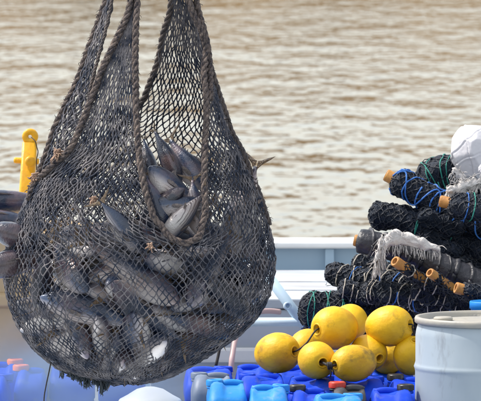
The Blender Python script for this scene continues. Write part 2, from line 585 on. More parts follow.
XL = tab([(-60, 122), (0, 107), (42, 92), (81, 78), (130, 55), (160, 45), (180, 37), (200, 27), (215, 20), (230, 13), (245, 8), (260, 5), (275, 5),
          (290, 7), (310, 12), (325, 18), (340, 27), (350, 35), (362, 49), (370, 60), (377, 76), (382, 99), (385, 129)])
XR = tab([(-60, 180), (0, 191), (30, 202), (60, 207), (90, 216), (130, 229), (150, 240), (165, 246), (195, 258), (225, 268), (240, 272), (260, 274), (275, 273),
          (290, 270), (305, 264), (320, 254), (335, 240), (350, 218), (362, 198), (370, 184), (377, 171), (382, 156), (385, 131)])
DR = tab([(-60, 16), (0, 22), (60, 42), (125, 64), (190, 92), (245, 108), (300, 108), (340, 92), (362, 68), (377, 44), (382, 26), (385, 2)])
P0 = tab([(-60, 134), (-10, 132), (10, 130), (42, 117), (68, 105), (97, 94), (126, 83), (148, 73), (160, 60), (178, 42), (190, 35), (196, 31)])
P2 = tab([(-60, 140), (0, 138), (40, 136), (80, 136), (125, 137), (165, 140), (193, 146), (218, 154), (232, 166), (240, 178), (243, 184)])
P3 = tab([(-60, 174), (7, 188), (30, 198), (50, 203), (73, 202), (100, 204), (137, 204), (183, 203), (214, 203), (233, 199), (240, 191), (243, 184)])
P6 = tab([(-60, 164), (0, 170), (33, 163), (63, 157), (90, 147), (103, 141), (130, 118), (160, 96), (200, 80)])
P9 = tab([(-60, 121), (0, 114), (32, 106.5), (65, 98), (91, 91), (97, 90.5), (126, 82)])


def cw(y):
    l, r = XL(y), XR(y)
    return (l + r) / 2, max(0.5, (r - l) / 2)


def phi_front(x, y):
    c, w = cw(y)
    return math.asin(max(-1, min(1, (x - c) / w)))


PH_M = phi_front(184, 243)


def ph_mid_s(y):
    if y <= 196: return phi_front(P0(y), y)
    return phi_front(P0(196), 196) + (R(-75) - phi_front(P0(196), 196)) * smooth01((y - 196) / 50)


def ph_mid_e(y): return phi_front(P2(y), y) if y < 243 else PH_M
def ph_right_s(y): return phi_front(P3(y), y) if y < 243 else PH_M
def ph_right_e(y):
    a = math.pi - phi_front(P6(y), y)
    return a + (R(210) - a) * smooth01((y - 120) / 80)
def ph_left_s(y): return R(-120) + R(-30) * smooth01(y / 190)
def ph_left_e(y): return phi_front(P9(y), y) if y < 97 else ph_mid_s(y)


def env(phi, y, inset=0.0, rough=1.0):
    c, w = cw(y)
    d = DR(y)
    w, d = max(0.2, w - inset), max(0.2, d - inset)
    lump = 1 + rough * (0.045 * mnoise.noise((math.sin(phi) * 2.2, math.cos(phi) * 2.2, y * 0.022)) +
                        0.020 * mnoise.noise((math.sin(phi) * 6, math.cos(phi) * 6, y * 0.06 + 5)))
    lx = 1 + (lump - 1) * (0.35 if abs(math.sin(phi)) > 0.9 else 0.8)
    x = c + w * math.sin(phi) * lx
    dep = -d * math.cos(phi) * lump
    return W(x, y, BY + dep * K)


def env_arr(phi, y, inset=0.0, rough=1.0):
    return np.array(env(phi, y, inset, rough))


def env_normal(phi, y):
    c, w = cw(y)
    d = DR(y)
    ux, uy = math.sin(phi) / w, -math.cos(phi) / d
    l = math.hypot(ux, uy)
    sl = ((cw(min(y + 2, 384.5))[1] + DR(min(y + 2, 384.5))) - (cw(y - 2)[1] + DR(y - 2))) / 8
    v = np.array([ux / l, uy / l, max(-4.0, min(0.3, sl))])
    return v / np.linalg.norm(v)


def cling(P, N, wgt, inset):
    """pull the net in over the gaps and out over the fish lying under it"""
    best = np.full(len(P), -0.006)
    for k0 in range(0, len(P), 1500):
        p, n = P[k0:k0 + 1500], N[k0:k0 + 1500]
        D = CATCH[None, :, :] - p[:, None, :]
        h = (D * n[:, None, :]).sum(-1)
        lat2 = (D ** 2).sum(-1) - h ** 2
        rr = (CATCH_R + 0.011)[None]
        top = np.where((lat2 < rr ** 2) & (h > -0.16), h + np.sqrt(np.clip(rr ** 2 - lat2, 0, None)), -1)
        best[k0:k0 + 1500] = np.maximum(best[k0:k0 + 1500], top.max(1))
    best = np.clip(best, -0.006, 0.065) - inset * 0.5
    return P + N * (best * wgt)[:, None]


def rows_by_arc(y0, y1, step):
    ys = np.linspace(y0, y1, 900)
    w = np.array([(cw(v)[1] + DR(v)) / 2 for v in ys])
    s = np.r_[0, np.cumsum(np.hypot(np.diff(ys), np.diff(w)))]
    n = int(s[-1] / step)
    return np.interp(np.linspace(0, s[-1], n + 1), s, ys)


def net_panel(fs, fe, y0, y1, ncol, step, r, inset=0.0, jit=0.085, warp=0.03, seed=0.0, sag=1.0):
    ys = rows_by_arc(y0, y1, step)
    nodes, nrm, wgt = [], [], []
    for j, y in enumerate(ys):
        a, b = fs(y), fe(y)
        row = []
        n = ncol if j % 2 == 0 else ncol + 1
        for i in range(n):
            u = (i + 0.5) / ncol if j % 2 == 0 else i / ncol
            edge = 0 < u < 1
            if edge:
                u += jit / ncol * random.gauss(0, 1)
                u += warp * math.sin(math.pi * u) * mnoise.noise((u * 5 + seed, y * 0.018, seed)) + 0.5 * warp * math.sin(math.pi * u) * mnoise.noise((u * 14 + seed, y * 0.03, seed + 3))
            yy = y + (random.gauss(0, jit * step * 0.7) + 3.5 * mnoise.noise((u * 7, y * 0.03, seed + 8)) if 0 < j < len(ys) - 1 and y > -20 else 0)
            yy = min(yy, 384.7)
            row.append(env_arr(a + (b - a) * u, yy, inset + random.gauss(0, 0.4), 0.5))
            nrm.append(env_normal(a + (b - a) * u, yy)); wgt.append(smooth01((yy - 178) / 45) * (1 - 0.9 * math.exp(-((a + (b - a) * u - PH_M) / 0.22) ** 2 - ((min(yy, 400) - 232) / 20) ** 2)))
        nodes.append(row)
    flat = np.array([p for row in nodes for p in row])
    flat = cling(flat, np.array(nrm), np.array(wgt), inset * K)
    k = 0
    for row in nodes:
        for i in range(len(row)):
            row[i] = flat[k]; k += 1
    A, B = [], []
    for j in range(len(ys) - 1):
        up, dn = nodes[j], nodes[j + 1]
        if j % 2 == 0:
            for i in range(ncol):
                A += [up[i], up[i]]; B += [dn[i], dn[i + 1]]
        else:
            for i in range(ncol):
                A += [up[i], up[i + 1]]; B += [dn[i], dn[i]]
    A, B = np.array(A), np.array(B)
    d = np.linalg.norm(B - A, axis=1)[:, None]
    bend = rng.standard_normal(A.shape) * 0.06 * d
    bend[:, 2] -= 0.05 * d[:, 0] * sag
    return strands(A, B, r, 4, bend)


def join_vf(parts):
    V, F, n = [], [], 0
    for v, f in parts:
        V.append(v); F.append(f + n); n += len(v)
    return np.concatenate(V), np.concatenate(F)


def part_np(name, VF, m, parent, smooth=True, kind=None):
    V, F = VF
    me = mesh_np(name, V - np.array(world_loc(parent)), F)
    o = link(name, me, m, parent, smooth)
    if kind: o['kind'] = kind
    return o


bag_base = W(131, 384, BY)
bag = tag(empty('net_bag', bag_base), 'bulging grey brown cargo net full of fish, hanging from three roped straps', 'net bag')

def rope_mesh(path, rad, pitch=None, fuzz=120, step=0.005, wob=0.12):
    P = resample(path, step)
    pitch = pitch or rad * 7
    s = np.r_[0, np.cumsum(np.linalg.norm(np.diff(P, axis=0), axis=1))]
    N1, N2 = frames(P)
    mb = MB()
    for k in range(3):
        a = 2 * math.pi * s / pitch + k * 2 * math.pi / 3
        wv = 1 + wob * np.array([mnoise.noise((v * 25, k, rad * 100)) for v in s])
        C = P + (0.52 * rad * wv)[:, None] * (np.cos(a)[:, None] * N1 + np.sin(a)[:, None] * N2)
        mb.tube(C, 0.56 * rad * wv, 6)
    for _ in range(fuzz):
        i = random.randrange(2, len(P) - 2)
        a = random.uniform(0, 2 * math.pi)
        n = N1[i] * math.cos(a) + N2[i] * math.sin(a)
        t = P[i + 1] - P[i]
        t /= np.linalg.norm(t)
        l = random.uniform(0.4, 1.5) * rad
        b = P[i] + n * rad * 0.8
        e = b + n * l * random.uniform(0.4, 1) + t * l * random.uniform(-1, 1) + np.array([0, 0, -0.4 * l])
        mb.tube([b, (b + e) / 2 + n * 0.2 * l, e], [rad * 0.09, rad * 0.07, rad * 0.03], 3)
    return mb


def on_front(x, y, off=3.0):
    c, w = cw(y)
    ph = phi_front(x, y)
    return env(ph, y, -off, 0.5)


def P0f(y): return on_front(P0(y), y)


mouth = [on_front(P2(y), y) for y in (-60, -30, 0, 30, 60, 95, 125, 150, 170, 193, 207, 218, 227)]
mouth += [on_front(x, y, 4) for x, y in ((166, 234), (175, 240), (184, 243), (193, 240), (199, 234))]
mouth += [on_front(P3(y), y) for y in (225, 214, 200, 183, 160, 137, 115, 95, 73, 50, 30, 7, -25, -60)]
rope_mesh(mouth, 0.0120, fuzz=420).build('rope', M['rope'], bag)
rope_mesh([P0f(y) for y in (-60, -20, 10, 42, 68, 97, 126, 148, 160, 170, 178, 190, 200)], 0.0120, fuzz=260).build('rope', M['rope'], bag)
rope_mesh([env(-math.pi / 2, y, -1, 0.3) for y in (-60, 0, 42, 81, 110, 130, 150, 165, 178, 190)], 0.0125, fuzz=320).build('rope', M['rope'], bag)
rope_mesh([env(ph_left_e(y), y, -2, 0.3) for y in (-60, -20, 10, 32, 65, 91, 110)], 0.006, fuzz=60).build('rope', M['rope_dark'], bag)
rope_mesh([env(ph_right_e(y), y, -2, 0.3) for y in (-60, 0, 33, 63, 90, 103, 130, 160, 185)], 0.0118, fuzz=160).build('rope', M['rope_dark'], bag)
rope_mesh([env(R(88), y, -2, 0.3) for y in (20, 60, 90, 110, 130, 150, 170, 195, 225)], 0.0105, fuzz=200).build('rope', M['rope_dark'], bag)
rope_mesh([on_front(x, y, 5) for x, y in ((190, -30), (193, 8), (199, 30), (204, 52), (206, 75), (206, 100))], 0.011, fuzz=120).build('rope', M['rope'], bag)


def fray_knot(c, size, n, m, name='frayed_knot'):
    mb = MB()
    c = np.array(c)
    for _ in range(n):
        d = rng.standard_normal(3)
        d[1] = -abs(d[1]) * 0.8
        d /= np.linalg.norm(d)
        l = size * random.uniform(0.5, 1.3)
        p0 = c + d * size * 0.15
        p2 = c + d * l + np.array([0, 0, -0.35 * l])
        p1 = (p0 + p2) / 2 + rng.standard_normal(3) * 0.15 * l
        mb.tube(resample([p0, p1, p2], l / 4), random.uniform(0.0016, 0.003), 4)
    # the whipped core
    t = np.linspace(0, 4 * 2 * math.pi, 60)
    mb.tube(np.stack([c[0] + size * 0.4 * np.cos(t), c[1] + size * 0.4 * np.sin(t), c[2] + size * (t / t[-1] - 0.5)], 1), size * 0.16, 5)
    return mb.build(name, m, bag)


fray_knot(on_front(62, 153, 6), 0.026, 34, M['fray'])
fray_knot(on_front(41, 177, 6), 0.028, 34, M['fray'])
fray_knot(on_front(96, 199, 4), 0.018, 22, M['fray'])
fray_knot(on_front(150, 246, 4), 0.016, 18, M['fray'])

# frayed lacing knots along the seams: little tufts of cut twine
mb = MB()
for f, y0, y1, n in ((lambda y: -math.pi / 2, 5, 190, 46), (ph_mid_s, 10, 195, 30), (lambda y: R(80), 60, 225, 30), (ph_mid_e, 20, 240, 26), (ph_right_s, 10, 235, 26)):
    for _ in range(n):
        y = random.uniform(y0, y1)
        c = np.array(env(f(y), y, -2, 1.0))
        for q in range(random.randint(2, 4)):
            d = rng.standard_normal(3); d[1] = -abs(d[1]); d /= np.linalg.norm(d)
            l = random.uniform(0.008, 0.02)
            mb.tube([c, c + d * l * 0.6, c + d * l + np.array([0, 0, -l * 0.4])], [0.0022, 0.0018, 0.001], 4)
o = mb.build('cut_twine_ends', M['rope_dark'], bag); o['kind'] = 'stuff'

# weedy fringe dripping under the bag and a trailing cord
mb = MB()
clumps = [(random.choice((random.gauss(84, 9), random.gauss(103, 4), random.uniform(66, 112))), random.uniform(0.25, 1)) for _ in range(30)]
for i in range(420):
    cxp, cl = random.choice(clumps)
    x = cxp + random.gauss(0, 1.0)
    y0 = 384 - abs(x - 131) * 0.13 - 4
    ln = (5 + 8 * math.exp(-((x - 90) / 9) ** 2) + 9 * math.exp(-((x - 103) / 5) ** 2)) * cl * random.uniform(0.7, 1.25) + 3
    yo = random.uniform(-0.05, 0.06)
    pts = [W(x + random.gauss(0, 1.1) * t, y0 + ln * t, BY - 0.04 + yo) for t in (0, 0.3, 0.6, 0.85, 1)]
    mb.tube(pts, [0.003, 0.0035, 0.0045 * random.uniform(0.5, 1.3), 0.003, 0.001], 4, flat=0.5)
o = mb.build('ragged_fringe', M['weed'], bag); o['kind'] = 'stuff'
mb = MB(); mb.tube(resample([W(51, 362, BY - 0.1), W(49, 372, BY - 0.1), W(46, 386, BY - 0.1), W(44, 400, BY - 0.1), W(45, 420, BY - 0.1)], 0.01), 0.0024, 5)
mb.build('trailing_cord', M['cord'], bag)


# ------------------------------------------------------------------ fish
FL = 0.40


def fish_body():
    nx, na = 30, 20
    prof = [(0.0, 0.004), (0.015, 0.012), (0.05, 0.024), (0.10, 0.037), (0.18, 0.049), (0.30, 0.0575), (0.42, 0.058), (0.55, 0.051), (0.68, 0.038),
            (0.80, 0.022), (0.88, 0.0115), (0.93, 0.0075), (0.96, 0.0085)]
    a = np.array(prof)
    ts = np.r_[np.linspace(0, 0.1, 8)[:-1], np.linspace(0.1, 0.96, nx - 7)]
    V = []
    for t in ts:
        h = np.interp(t, a[:, 0], a[:, 1])
        for j in range(na):
            th = 2 * math.pi * j / na
            s, c = math.sin(th), math.cos(th)
            wy = 0.74 + 0.04 * c
            gill = -0.0022 * math.exp(-((t - 0.235) / 0.010) ** 2) * (abs(s) ** 0.5) + 0.0012 * math.exp(-((t - 0.215) / 0.014) ** 2) * abs(s)
            mouth = -0.0030 * math.exp(-((c + 0.28 + (t - 0.05) * 1.5) / 0.13) ** 2) * (1 if t < 0.095 else 0) * min(1, t / 0.02)
            lat = 0.0007 * math.sin(t * 60) * abs(s)
            r = h + gill + mouth + lat
            V.append((FL * (0.5 - t), r * wy * s, r * c * (1.0 if c > 0 else 1.04)))
    F = []
    n = len(ts)
    for i in range(n - 1):
        for j in range(na):
            k = (j + 1) % na
            F.append([i * na + j, (i + 1) * na + j, (i + 1) * na + k, i * na + k])
    F.append(list(range(na)))
    F.append([(n - 1) * na + j for j in range(na)][::-1])
    return V, F


def fin(outline, th):
    """flat fin in the x,z plane as a thin lens"""
    n = len(outline)
    cx = sum(p[0] for p in outline) / n
    cz = sum(p[1] for p in outline) / n
    V = [(x, 0, z) for x, z in outline] + [(cx, th, cz), (cx, -th, cz)]
    F = []
    for i in range(n):
        k = (i + 1) % n
        F += [[i, k, n], [k, i, n + 1]]
    return V, F


fish_meshes = {}


def make_fish():
    root = empty('fish', (0, 0, 0))
    mb = MB(); mb.add(*fish_body()); mb.build('body', M['fish'], root)
    xt = -FL * 0.455
    mb = MB()
    mb.add(*fin([(xt + 0.012, 0.006), (xt - 0.012, 0.024), (xt - 0.040, 0.062), (xt - 0.056, 0.078), (xt - 0.045, 0.048), (xt - 0.030, 0.016), (xt - 0.027, 0.003)], 0.0028))
    mb.add(*fin([(xt + 0.012, -0.006), (xt - 0.027, -0.003), (xt - 0.030, -0.016), (xt - 0.045, -0.048), (xt - 0.056, -0.078), (xt - 0.040, -0.062), (xt - 0.012, -0.024)], 0.0028))
    mb.build('tail_fin', M['fin'], root, smooth=False)
    mb = MB(); mb.add(*fin([(0.075, 0.050), (0.062, 0.076), (0.050, 0.086), (0.042, 0.070), (0.022, 0.066), (0.0, 0.060), (-0.02, 0.050), (0.02, 0.046)], 0.002)); mb.build('dorsal_fin', M['fin_grey'], root, smooth=False)
    mb = MB(); mb.add(*fin([(-0.022, -0.048), (-0.045, -0.074), (-0.062, -0.082), (-0.054, -0.058), (-0.060, -0.036)], 0.002)); mb.build('anal_fin', M['fin_grey'], root, smooth=False)
    for s in (-1, 1):
        V, F = fin([(0.085, 0.0), (0.075, 0.010), (0.045, 0.010), (0.012, 0.000), (0.030, -0.008), (0.070, -0.008)], 0.002)
        V = [(x, s * (0.0415 + (0.085 - x) * 0.18) + y, z - 0.008) for x, y, z in V]
        mb = MB(); mb.add(V, F); mb.build('pectoral_fin', M['fin_grey'], root, smooth=False)
        mb = MB()
        h = 0.0085
        mb.lathe([(0.0001, 0.0035), (h * 0.5, 0.003), (h * 0.85, 0.0015), (h, -0.001), (h, -0.004)], (0.160, s * 0.0225, 0.012), (0.25, s, 0.1), 12)
        mb.build('eye', M['eye'], root)
    # finlets behind the second dorsal
    mb = MB()
    for i in range(5):
        x = -0.06 - i * 0.018
        z = np.interp(0.5 - x / FL, [0.55, 0.68, 0.80, 0.88], [0.051, 0.038, 0.022, 0.0115])
        for s in (1, -1):
            mb.add(*fin([(x + 0.004, s * (z - 0.002)), (x - 0.004, s * (z + 0.007)), (x - 0.010, s * (z + 0.006)), (x - 0.006, s * (z - 0.003))], 0.001))
    mb.build('finlets', M['fin_grey'], root, smooth=False)['kind'] = 'stuff'
    return root


def bent_fish(by, bz):
    o = make_fish()
    for ch in o.children:
        for v in ch.data.vertices:
            u = v.co.x / FL + 0.05
            v.co.y += by * u * abs(u) if by > 5 else by * u * u
            v.co.z += bz * u * u
    return o


protos = [bent_fish(0, 0), bent_fish(0.09, 0.01), bent_fish(-0.085, -0.02), bent_fish(0.03, 0.06), bent_fish(-0.02, -0.05)]
fresh = [True] * len(protos)


def orient(axis, roll):
    X = Vector(axis).normalized()
    up = Vector((0, 0, 1)) if abs(X.z) < 0.95 else Vector((0, -1, 0))
    Yv = up.cross(X).normalized()
    Z = X.cross(Yv)
    m = Matrix((X, Yv, Z)).transposed()
    return (m @ Matrix.Rotation(roll, 3, 'X')).to_euler()


def place_fish(c, axis, roll, sc, label, group='fish in the cargo net', plump=1.0, kind=None):
    k = kind if kind is not None else random.randrange(len(protos))
    o = protos[k] if fresh[k] else copy_tree(protos[k])
    fresh[k] = False
    o.location = c
    o.rotation_euler = orient(axis, roll)
    o.scale = (sc, sc * plump, sc * plump)
    tag(o, label, 'fish', group)
    return o


SPH = [(-0.57, 0.030), (-0.42, 0.020), (-0.22, 0.034), (-0.06, 0.049), (0.10, 0.052), (0.25, 0.045), (0.40, 0.022)]

# fish the photograph shows singly: snout and tail in photo pixels, distance offsets (m), roll, label
HAND = [
    ((181, 186), (153, 128), -0.10, -0.02, 0.6, 'brown fish standing tail up at the back of the net mouth'),
    ((207, 192), (166, 138), -0.10, 0.00, -0.3, 'dark plump fish leaning against the right rope of the net mouth'),
    ((155, 186), (143, 136), -0.04, 0.04, 0.9, 'small dark fish behind the left rope at the top of the heap'),
    ((144, 170), (206, 212), -0.21, -0.16, 0.5, 'thick pinkish grey fish lying head left across the net mouth'),
    ((187, 188), (132, 222), -0.235, -0.22, 1.9, 'grey fish with pointed snout up right in mid mouth'),
    ((150, 209), (217, 203), -0.26, -0.22, 0.3, 'slim grey fish lying level above the striped one'),
    ((160, 243), (207, 190), -0.31, -0.26, 2.3, 'silver belly up striped fish at the bottom of the net mouth'),
    ((168, 232), (145, 172), -0.27, -0.20, 1.3, 'narrow grey fish upright along the left side of the mouth'),
    ((202, 240), (190, 176), -0.24, -0.17, -1.2, 'fish with brown fins wedged upright beside the right mouth rope'),
    ((146, 254), (99, 200), -0.325, -0.36, 0.4, 'pale tapering fish slanting behind the front mesh, tail at upper left'),
    ((-14, 226), (76, 258), -0.10, -0.02, -1.25, 'grey fish sticking head first out of the left side of the net'),
    ((-28, 271), (66, 252), -0.16, -0.06, -1.3, 'blue grey fish poking out left below the other protruding fish'),
    ((226, 262), (258, 160), -0.06, 0.00, 1.4, 'fish whose forked yellow brown tail sticks out of the right flank'),
]
hand = []
for (s, t, ds, dt, roll, lab) in HAND:
    a, b = W(s[0], s[1], BY + ds), W(t[0], t[1], BY + dt)
    hand.append(((a + b) / 2, (a - b).normalized(), roll, (a - b).length / (FL * 1.06), lab))

# pack the rest: spheres along each fish pushed apart inside the bag's own shape
NF = 125
pos = np.zeros((NF, 3)); ax = rng.standard_normal((NF, 3)); ax[:, 2] *= 0.7
ax /= np.linalg.norm(ax, axis=1)[:, None]
sc = rng.uniform(0.78, 1.05, NF)
top_y = lambda x: 206.0
for i in range(NF):
    while True:
        y = random.uniform(188, 365)
        c, w = cw(y); d = DR(y)
        u, v = random.uniform(-1, 1), random.uniform(-1, 1)
        if u * u + v * v < 0.8: break
    pos[i] = W(c + u * w, y, BY + v * d * K)
HS, HR = [], []
for (c, a, roll, s, lab) in hand:
    for t, r in SPH:
        HS.append(np.array(c + a * (t * FL * s))); HR.append(r * s * 1.15)
HS, HR = np.array(HS), np.array(HR)
st = np.array([t for t, r in SPH]) * FL
sr = np.array([r for t, r in SPH])
zs = np.array([W(140, y, BY).z for y in range(-60, 385)])[::-1]
yy = np.arange(-60, 385)[::-1].astype(float)
XLa = np.array([XL(y) for y in yy]); XRa = np.array([XR(y) for y in yy]); DRa = np.array([DR(y) for y in yy])
zbot, ztop = W(131, 383, BY).z, W(140, 182, BY).z
ns = len(SPH)
for it in range(220):
    C = pos[:, None] + ax[:, None] * (st[None, :, None] * sc[:, None, None])
    Rr = (sr[None] * sc[:, None])
    Cf, Rf = C.reshape(-1, 3), Rr.ravel()
    own = np.repeat(np.arange(NF), ns)
    push = np.zeros_like(Cf)
    D = Cf[:, None] - Cf[None]
    dist = np.sqrt((D ** 2).sum(-1)) + 1e-9
    ov = ((Rf[:, None] + Rf[None]) * 0.92 - dist) * (1 if it < 190 else 0.15)
    ov[own[:, None] == own[None]] = 0
    ov = np.clip(ov, 0, None)
    push += (D / dist[..., None] * ov[..., None]).sum(1) * 0.35
    D = Cf[:, None] - HS[None]
    dist = np.sqrt((D ** 2).sum(-1)) + 1e-9
    ov = np.clip((Rf[:, None] + HR[None]) * 0.92 - dist, 0, None)
    push += (D / dist[..., None] * ov[..., None]).sum(1) * 0.6
    push[:, 2] -= 0.0006
    # walls
    zl = Cf[:, 2] - 1.25 * Rf - 0.012
    c_ = (np.interp(Cf[:, 2], zs, XLa) + np.interp(Cf[:, 2], zs, XRa)) / 2
    wf = lambda z: (np.interp(z, zs, XRa) - np.interp(z, zs, XLa)) / 2 * K
    df = lambda z: np.interp(z, zs, DRa) * K
    cx = (c_ - 240.5) * K
    wi = np.maximum(0.02, np.minimum(wf(Cf[:, 2]) - Rf - 0.018, wf(zl) - 0.60 * Rf - 0.008))
    di = np.maximum(0.02, np.minimum(df(Cf[:, 2]) - Rf - 0.024, df(zl) - 0.60 * Rf - 0.018))
    ex, ey = (Cf[:, 0] - cx), (Cf[:, 1] - BY)
    rho = np.sqrt((ex / wi) ** 2 + (ey / di) ** 2) + 1e-9
    out = rho > 1
    f = (1 - 1 / rho)
    push[out, 0] -= (ex * f)[out] * 0.8
    push[out, 1] -= (ey * f)[out] * 0.8
    push[:, 2] += np.clip(zbot + Rf + 0.045 - Cf[:, 2], 0, None) * 0.8
    push[:, 2] -= np.clip(Cf[:, 2] + Rf - ztop, 0, None) * 0.5
    Pq = push.reshape(NF, ns, 3)
    pos += np.clip(Pq.sum(1) * 0.5, -0.02, 0.02)
    da = (Pq * st[None, :, None]).sum(1) / (st ** 2).sum() / sc[:, None]
    ax += np.clip(da, -0.25, 0.25)
    ax /= np.linalg.norm(ax, axis=1)[:, None]

CATCH = np.concatenate([(pos[:, None] + ax[:, None] * (st[None, :, None] * sc[:, None, None])).reshape(-1, 3)[np.tile(np.arange(ns) > 1, NF)]])
CATCH_R = np.repeat(sc, ns)[np.tile(np.arange(ns) > 1, NF)] * np.tile(sr, NF)[np.tile(np.arange(ns) > 1, NF)] * 1.12
for q_ in (4, 5, 6, 8, 12):
    c, a, roll, s, lab = hand[q_]
    CATCH = np.vstack([CATCH, [np.array(c + a * (t * FL * s)) for t, r in SPH[3:]]])
    CATCH_R = np.r_[CATCH_R, [r * s * 1.2 for t, r in SPH[3:]]]

for (c, a, roll, s, lab) in hand:
    place_fish(c, a, roll, s, lab, plump=1.32, kind=random.choice((0, 0, 3)))
taken = set()
order = np.argsort(pos[:, 1])                   # nearest to the viewer first
for i in order:
    roll = random.choice((random.gauss(0.4, 0.7), random.gauss(-0.4, 0.7), random.gauss(3.0, 0.8), random.gauss(1.5, 0.4)))
    p, a = pos[i], ax[i]
    lab = 'silvery grey fish packed deep inside the cargo net, mostly hidden by others'
    y_ = float(np.interp(p[2], zs, yy)); c_, w_ = cw(y_)
    fx, d_ = (p[0] / K + 240.5 - c_) / w_, DR(y_) * K
    if p[1] - BY < -0.15 * d_ and len(taken) < 70:
        hor = ('far left', 'left', 'left of centre', 'centre', 'right of centre', 'right', 'far right')[min(6, max(0, int((fx + 1) * 3.5)))]
        ver = ('top', 'upper', 'middle', 'lower', 'bottom')[min(4, max(0, int((y_ - 190) / 37)))]
        el = math.degrees(math.asin(max(-1, min(1, a[2]))))
        if abs(a[1]) > 0.75:
            til = 'snout toward the viewer' if a[1] < 0 else 'tail toward the viewer'
        elif abs(el) < 22:
            til = 'lying level, head ' + ('right' if a[0] > 0 else 'left')
        elif abs(el) > 60:
            til = 'head up' if el > 0 else 'head down'
        else:
            til = 'slanting, head ' + ('up' if el > 0 else 'down') + (' right' if a[0] > 0 else ' left')
        cand = f'fish behind the mesh in the {ver} band, {hor}, {til}'
        if cand not in taken:
            taken.add(cand); lab = cand
    place_fish(p, a, roll, sc[i], lab)

# ------------------------------------------------------------------ the net itself, drawn over the fish
body_r, strap_r = 0.0021, 0.0027
part_np('front_net', net_panel(ph_mid_s, ph_mid_e, 178, 384.5, 29, 4.6, body_r * 0.95, inset=-2.0, warp=0.05, seed=1.0), M['net'], bag, kind='stuff')
part_np('flank_net', net_panel(ph_right_s, ph_right_e, 170, 384.5, 55, 4.6, body_r * 0.95, inset=-2.0, seed=2.0), M['net'], bag, kind='stuff')
part_np('side_net', net_panel(ph_left_s, ph_left_e, 178, 384.5, 22, 4.6, body_r * 0.95, inset=-2.0, seed=3.0), M['net'], bag, kind='stuff')
# second, slacker layer inside the upper half
part_np('lining_net', join_vf([
    net_panel(ph_mid_s, ph_mid_e, 150, 262, 17, 6.4, body_r * 1.1, inset=4, jit=0.16, seed=5.0),
    net_panel(ph_left_s, ph_left_e, 150, 262, 11, 6.4, body_r * 1.1, inset=4, jit=0.16, seed=6.0),
    net_panel(ph_mid_s, ph_mid_e, 105, 215, 15, 5.8, body_r, inset=7, jit=0.2, seed=15.0),
    net_panel(ph_left_s, ph_left_e, 70, 215, 10, 5.8, body_r, inset=7, jit=0.2, seed=16.0),
    net_panel(ph_right_s, lambda y: R(120), 150, 300, 26, 6.4, body_r * 1.1, inset=4, jit=0.16, seed=7.0)]), M['net'], bag, kind='stuff')
part_np('strap_net', net_panel(ph_mid_s, ph_mid_e, -60, 200, 18, 6.4, strap_r * 0.95, jit=0.09, seed=9.0), M['net'], bag, kind='stuff')
part_np('strap_net', net_panel(ph_left_s, ph_left_e, -60, 200, 10, 6.4, strap_r * 0.95, jit=0.10, seed=10.0), M['net'], bag, kind='stuff')
part_np('strap_net', net_panel(ph_right_s, ph_right_e, -60, 190, 34, 5.6, strap_r * 0.9, jit=0.09, seed=11.0), M['net'], bag, kind='stuff')


# ------------------------------------------------------------------ left: tub of fish, yellow post, blue cans
tub_c = W(-20, 300, 22.6)
tub = tag(empty('fish_tub', (tub_c.x, 22.75, DECK)), 'tan plastic fish tub at the left edge behind the net bag', 'tub')


def rr_ring(hx, hy, r, n=6, side=0):
    pts = []
    for cx, cy, a0 in ((hx - r, hy - r, 0), (-hx + r, hy - r, 90), (-hx + r, -hy + r, 180), (hx - r, -hy + r, 270)):
        for i in range(n):
            a = R(a0 + 90 * i / (n - 1))
            pts.append((cx + r * math.cos(a), cy + r * math.sin(a)))
        if side and a0 in (0, 180):                 # extra points along the long sides
            sg = 1 if a0 == 0 else -1
            for i in range(1, side + 1):
                pts.append((sg * (hx - r) * (1 - 2 * i / (side + 1)), sg * hy))
    return pts


def loft(levels, cx, cy, capb=True, capt=True, side=0):
    """levels: (z, hx, hy, r)"""
    V, F = [], []
    for z, hx, hy, r in levels:
        for p in rr_ring(hx, hy, min(r, hx * 0.98, hy * 0.98), side=side):
            V.append((cx + p[0], cy + p[1], z))
    n = 24 + 2 * side
    for i in range(len(levels) - 1):
        for j in range(n):
            k = (j + 1) % n
            F.append([i * n + j, i * n + k, (i + 1) * n + k, (i + 1) * n + j])
    if capb: F.append(list(range(n))[::-1])
    if capt: F.append([(len(levels) - 1) * n + j for j in range(n)])
    return V, F


rim_z = W(5, 232, 22.4).z
mb = MB(); mb.add(*loft([(DECK, 0.36, 0.30, 0.06), (rim_z - 0.08, 0.40, 0.34, 0.07), (rim_z - 0.08, 0.42, 0.36, 0.08), (rim_z, 0.42, 0.36, 0.08), (rim_z, 0.385, 0.325, 0.06), (rim_z - 0.12, 0.37, 0.31, 0.05)], tub_c.x, 22.75))
mb.build('tub_wall', M['tub'], tub, smooth=False, bevel=0.008)
mb = MB(); mb.add(*loft([(rim_z - 0.30, 0.397, 0.337, 0.07), (rim_z - 0.29, 0.415, 0.355, 0.07), (rim_z - 0.25, 0.415, 0.355, 0.07), (rim_z - 0.24, 0.40, 0.34, 0.07)], tub_c.x, 22.75))
mb.build('moulded_band', M['tub'], tub, smooth=False, bevel=0.006)
place_fish(W(10, 203, 22.6), (W(-90, 206, 22.6) - W(34, 202, 22.6)), -0.9, 1.1, 'large silver sided fish lying topmost on the tan tub', 'fish heaped in the tub', kind=0)
place_fish(W(4, 224, 22.5), (W(-80, 221, 22.5) - W(24, 226, 22.5)), -0.8, 1.15, 'dark grey fish under the large silver one on the tub', 'fish heaped in the tub', kind=0)

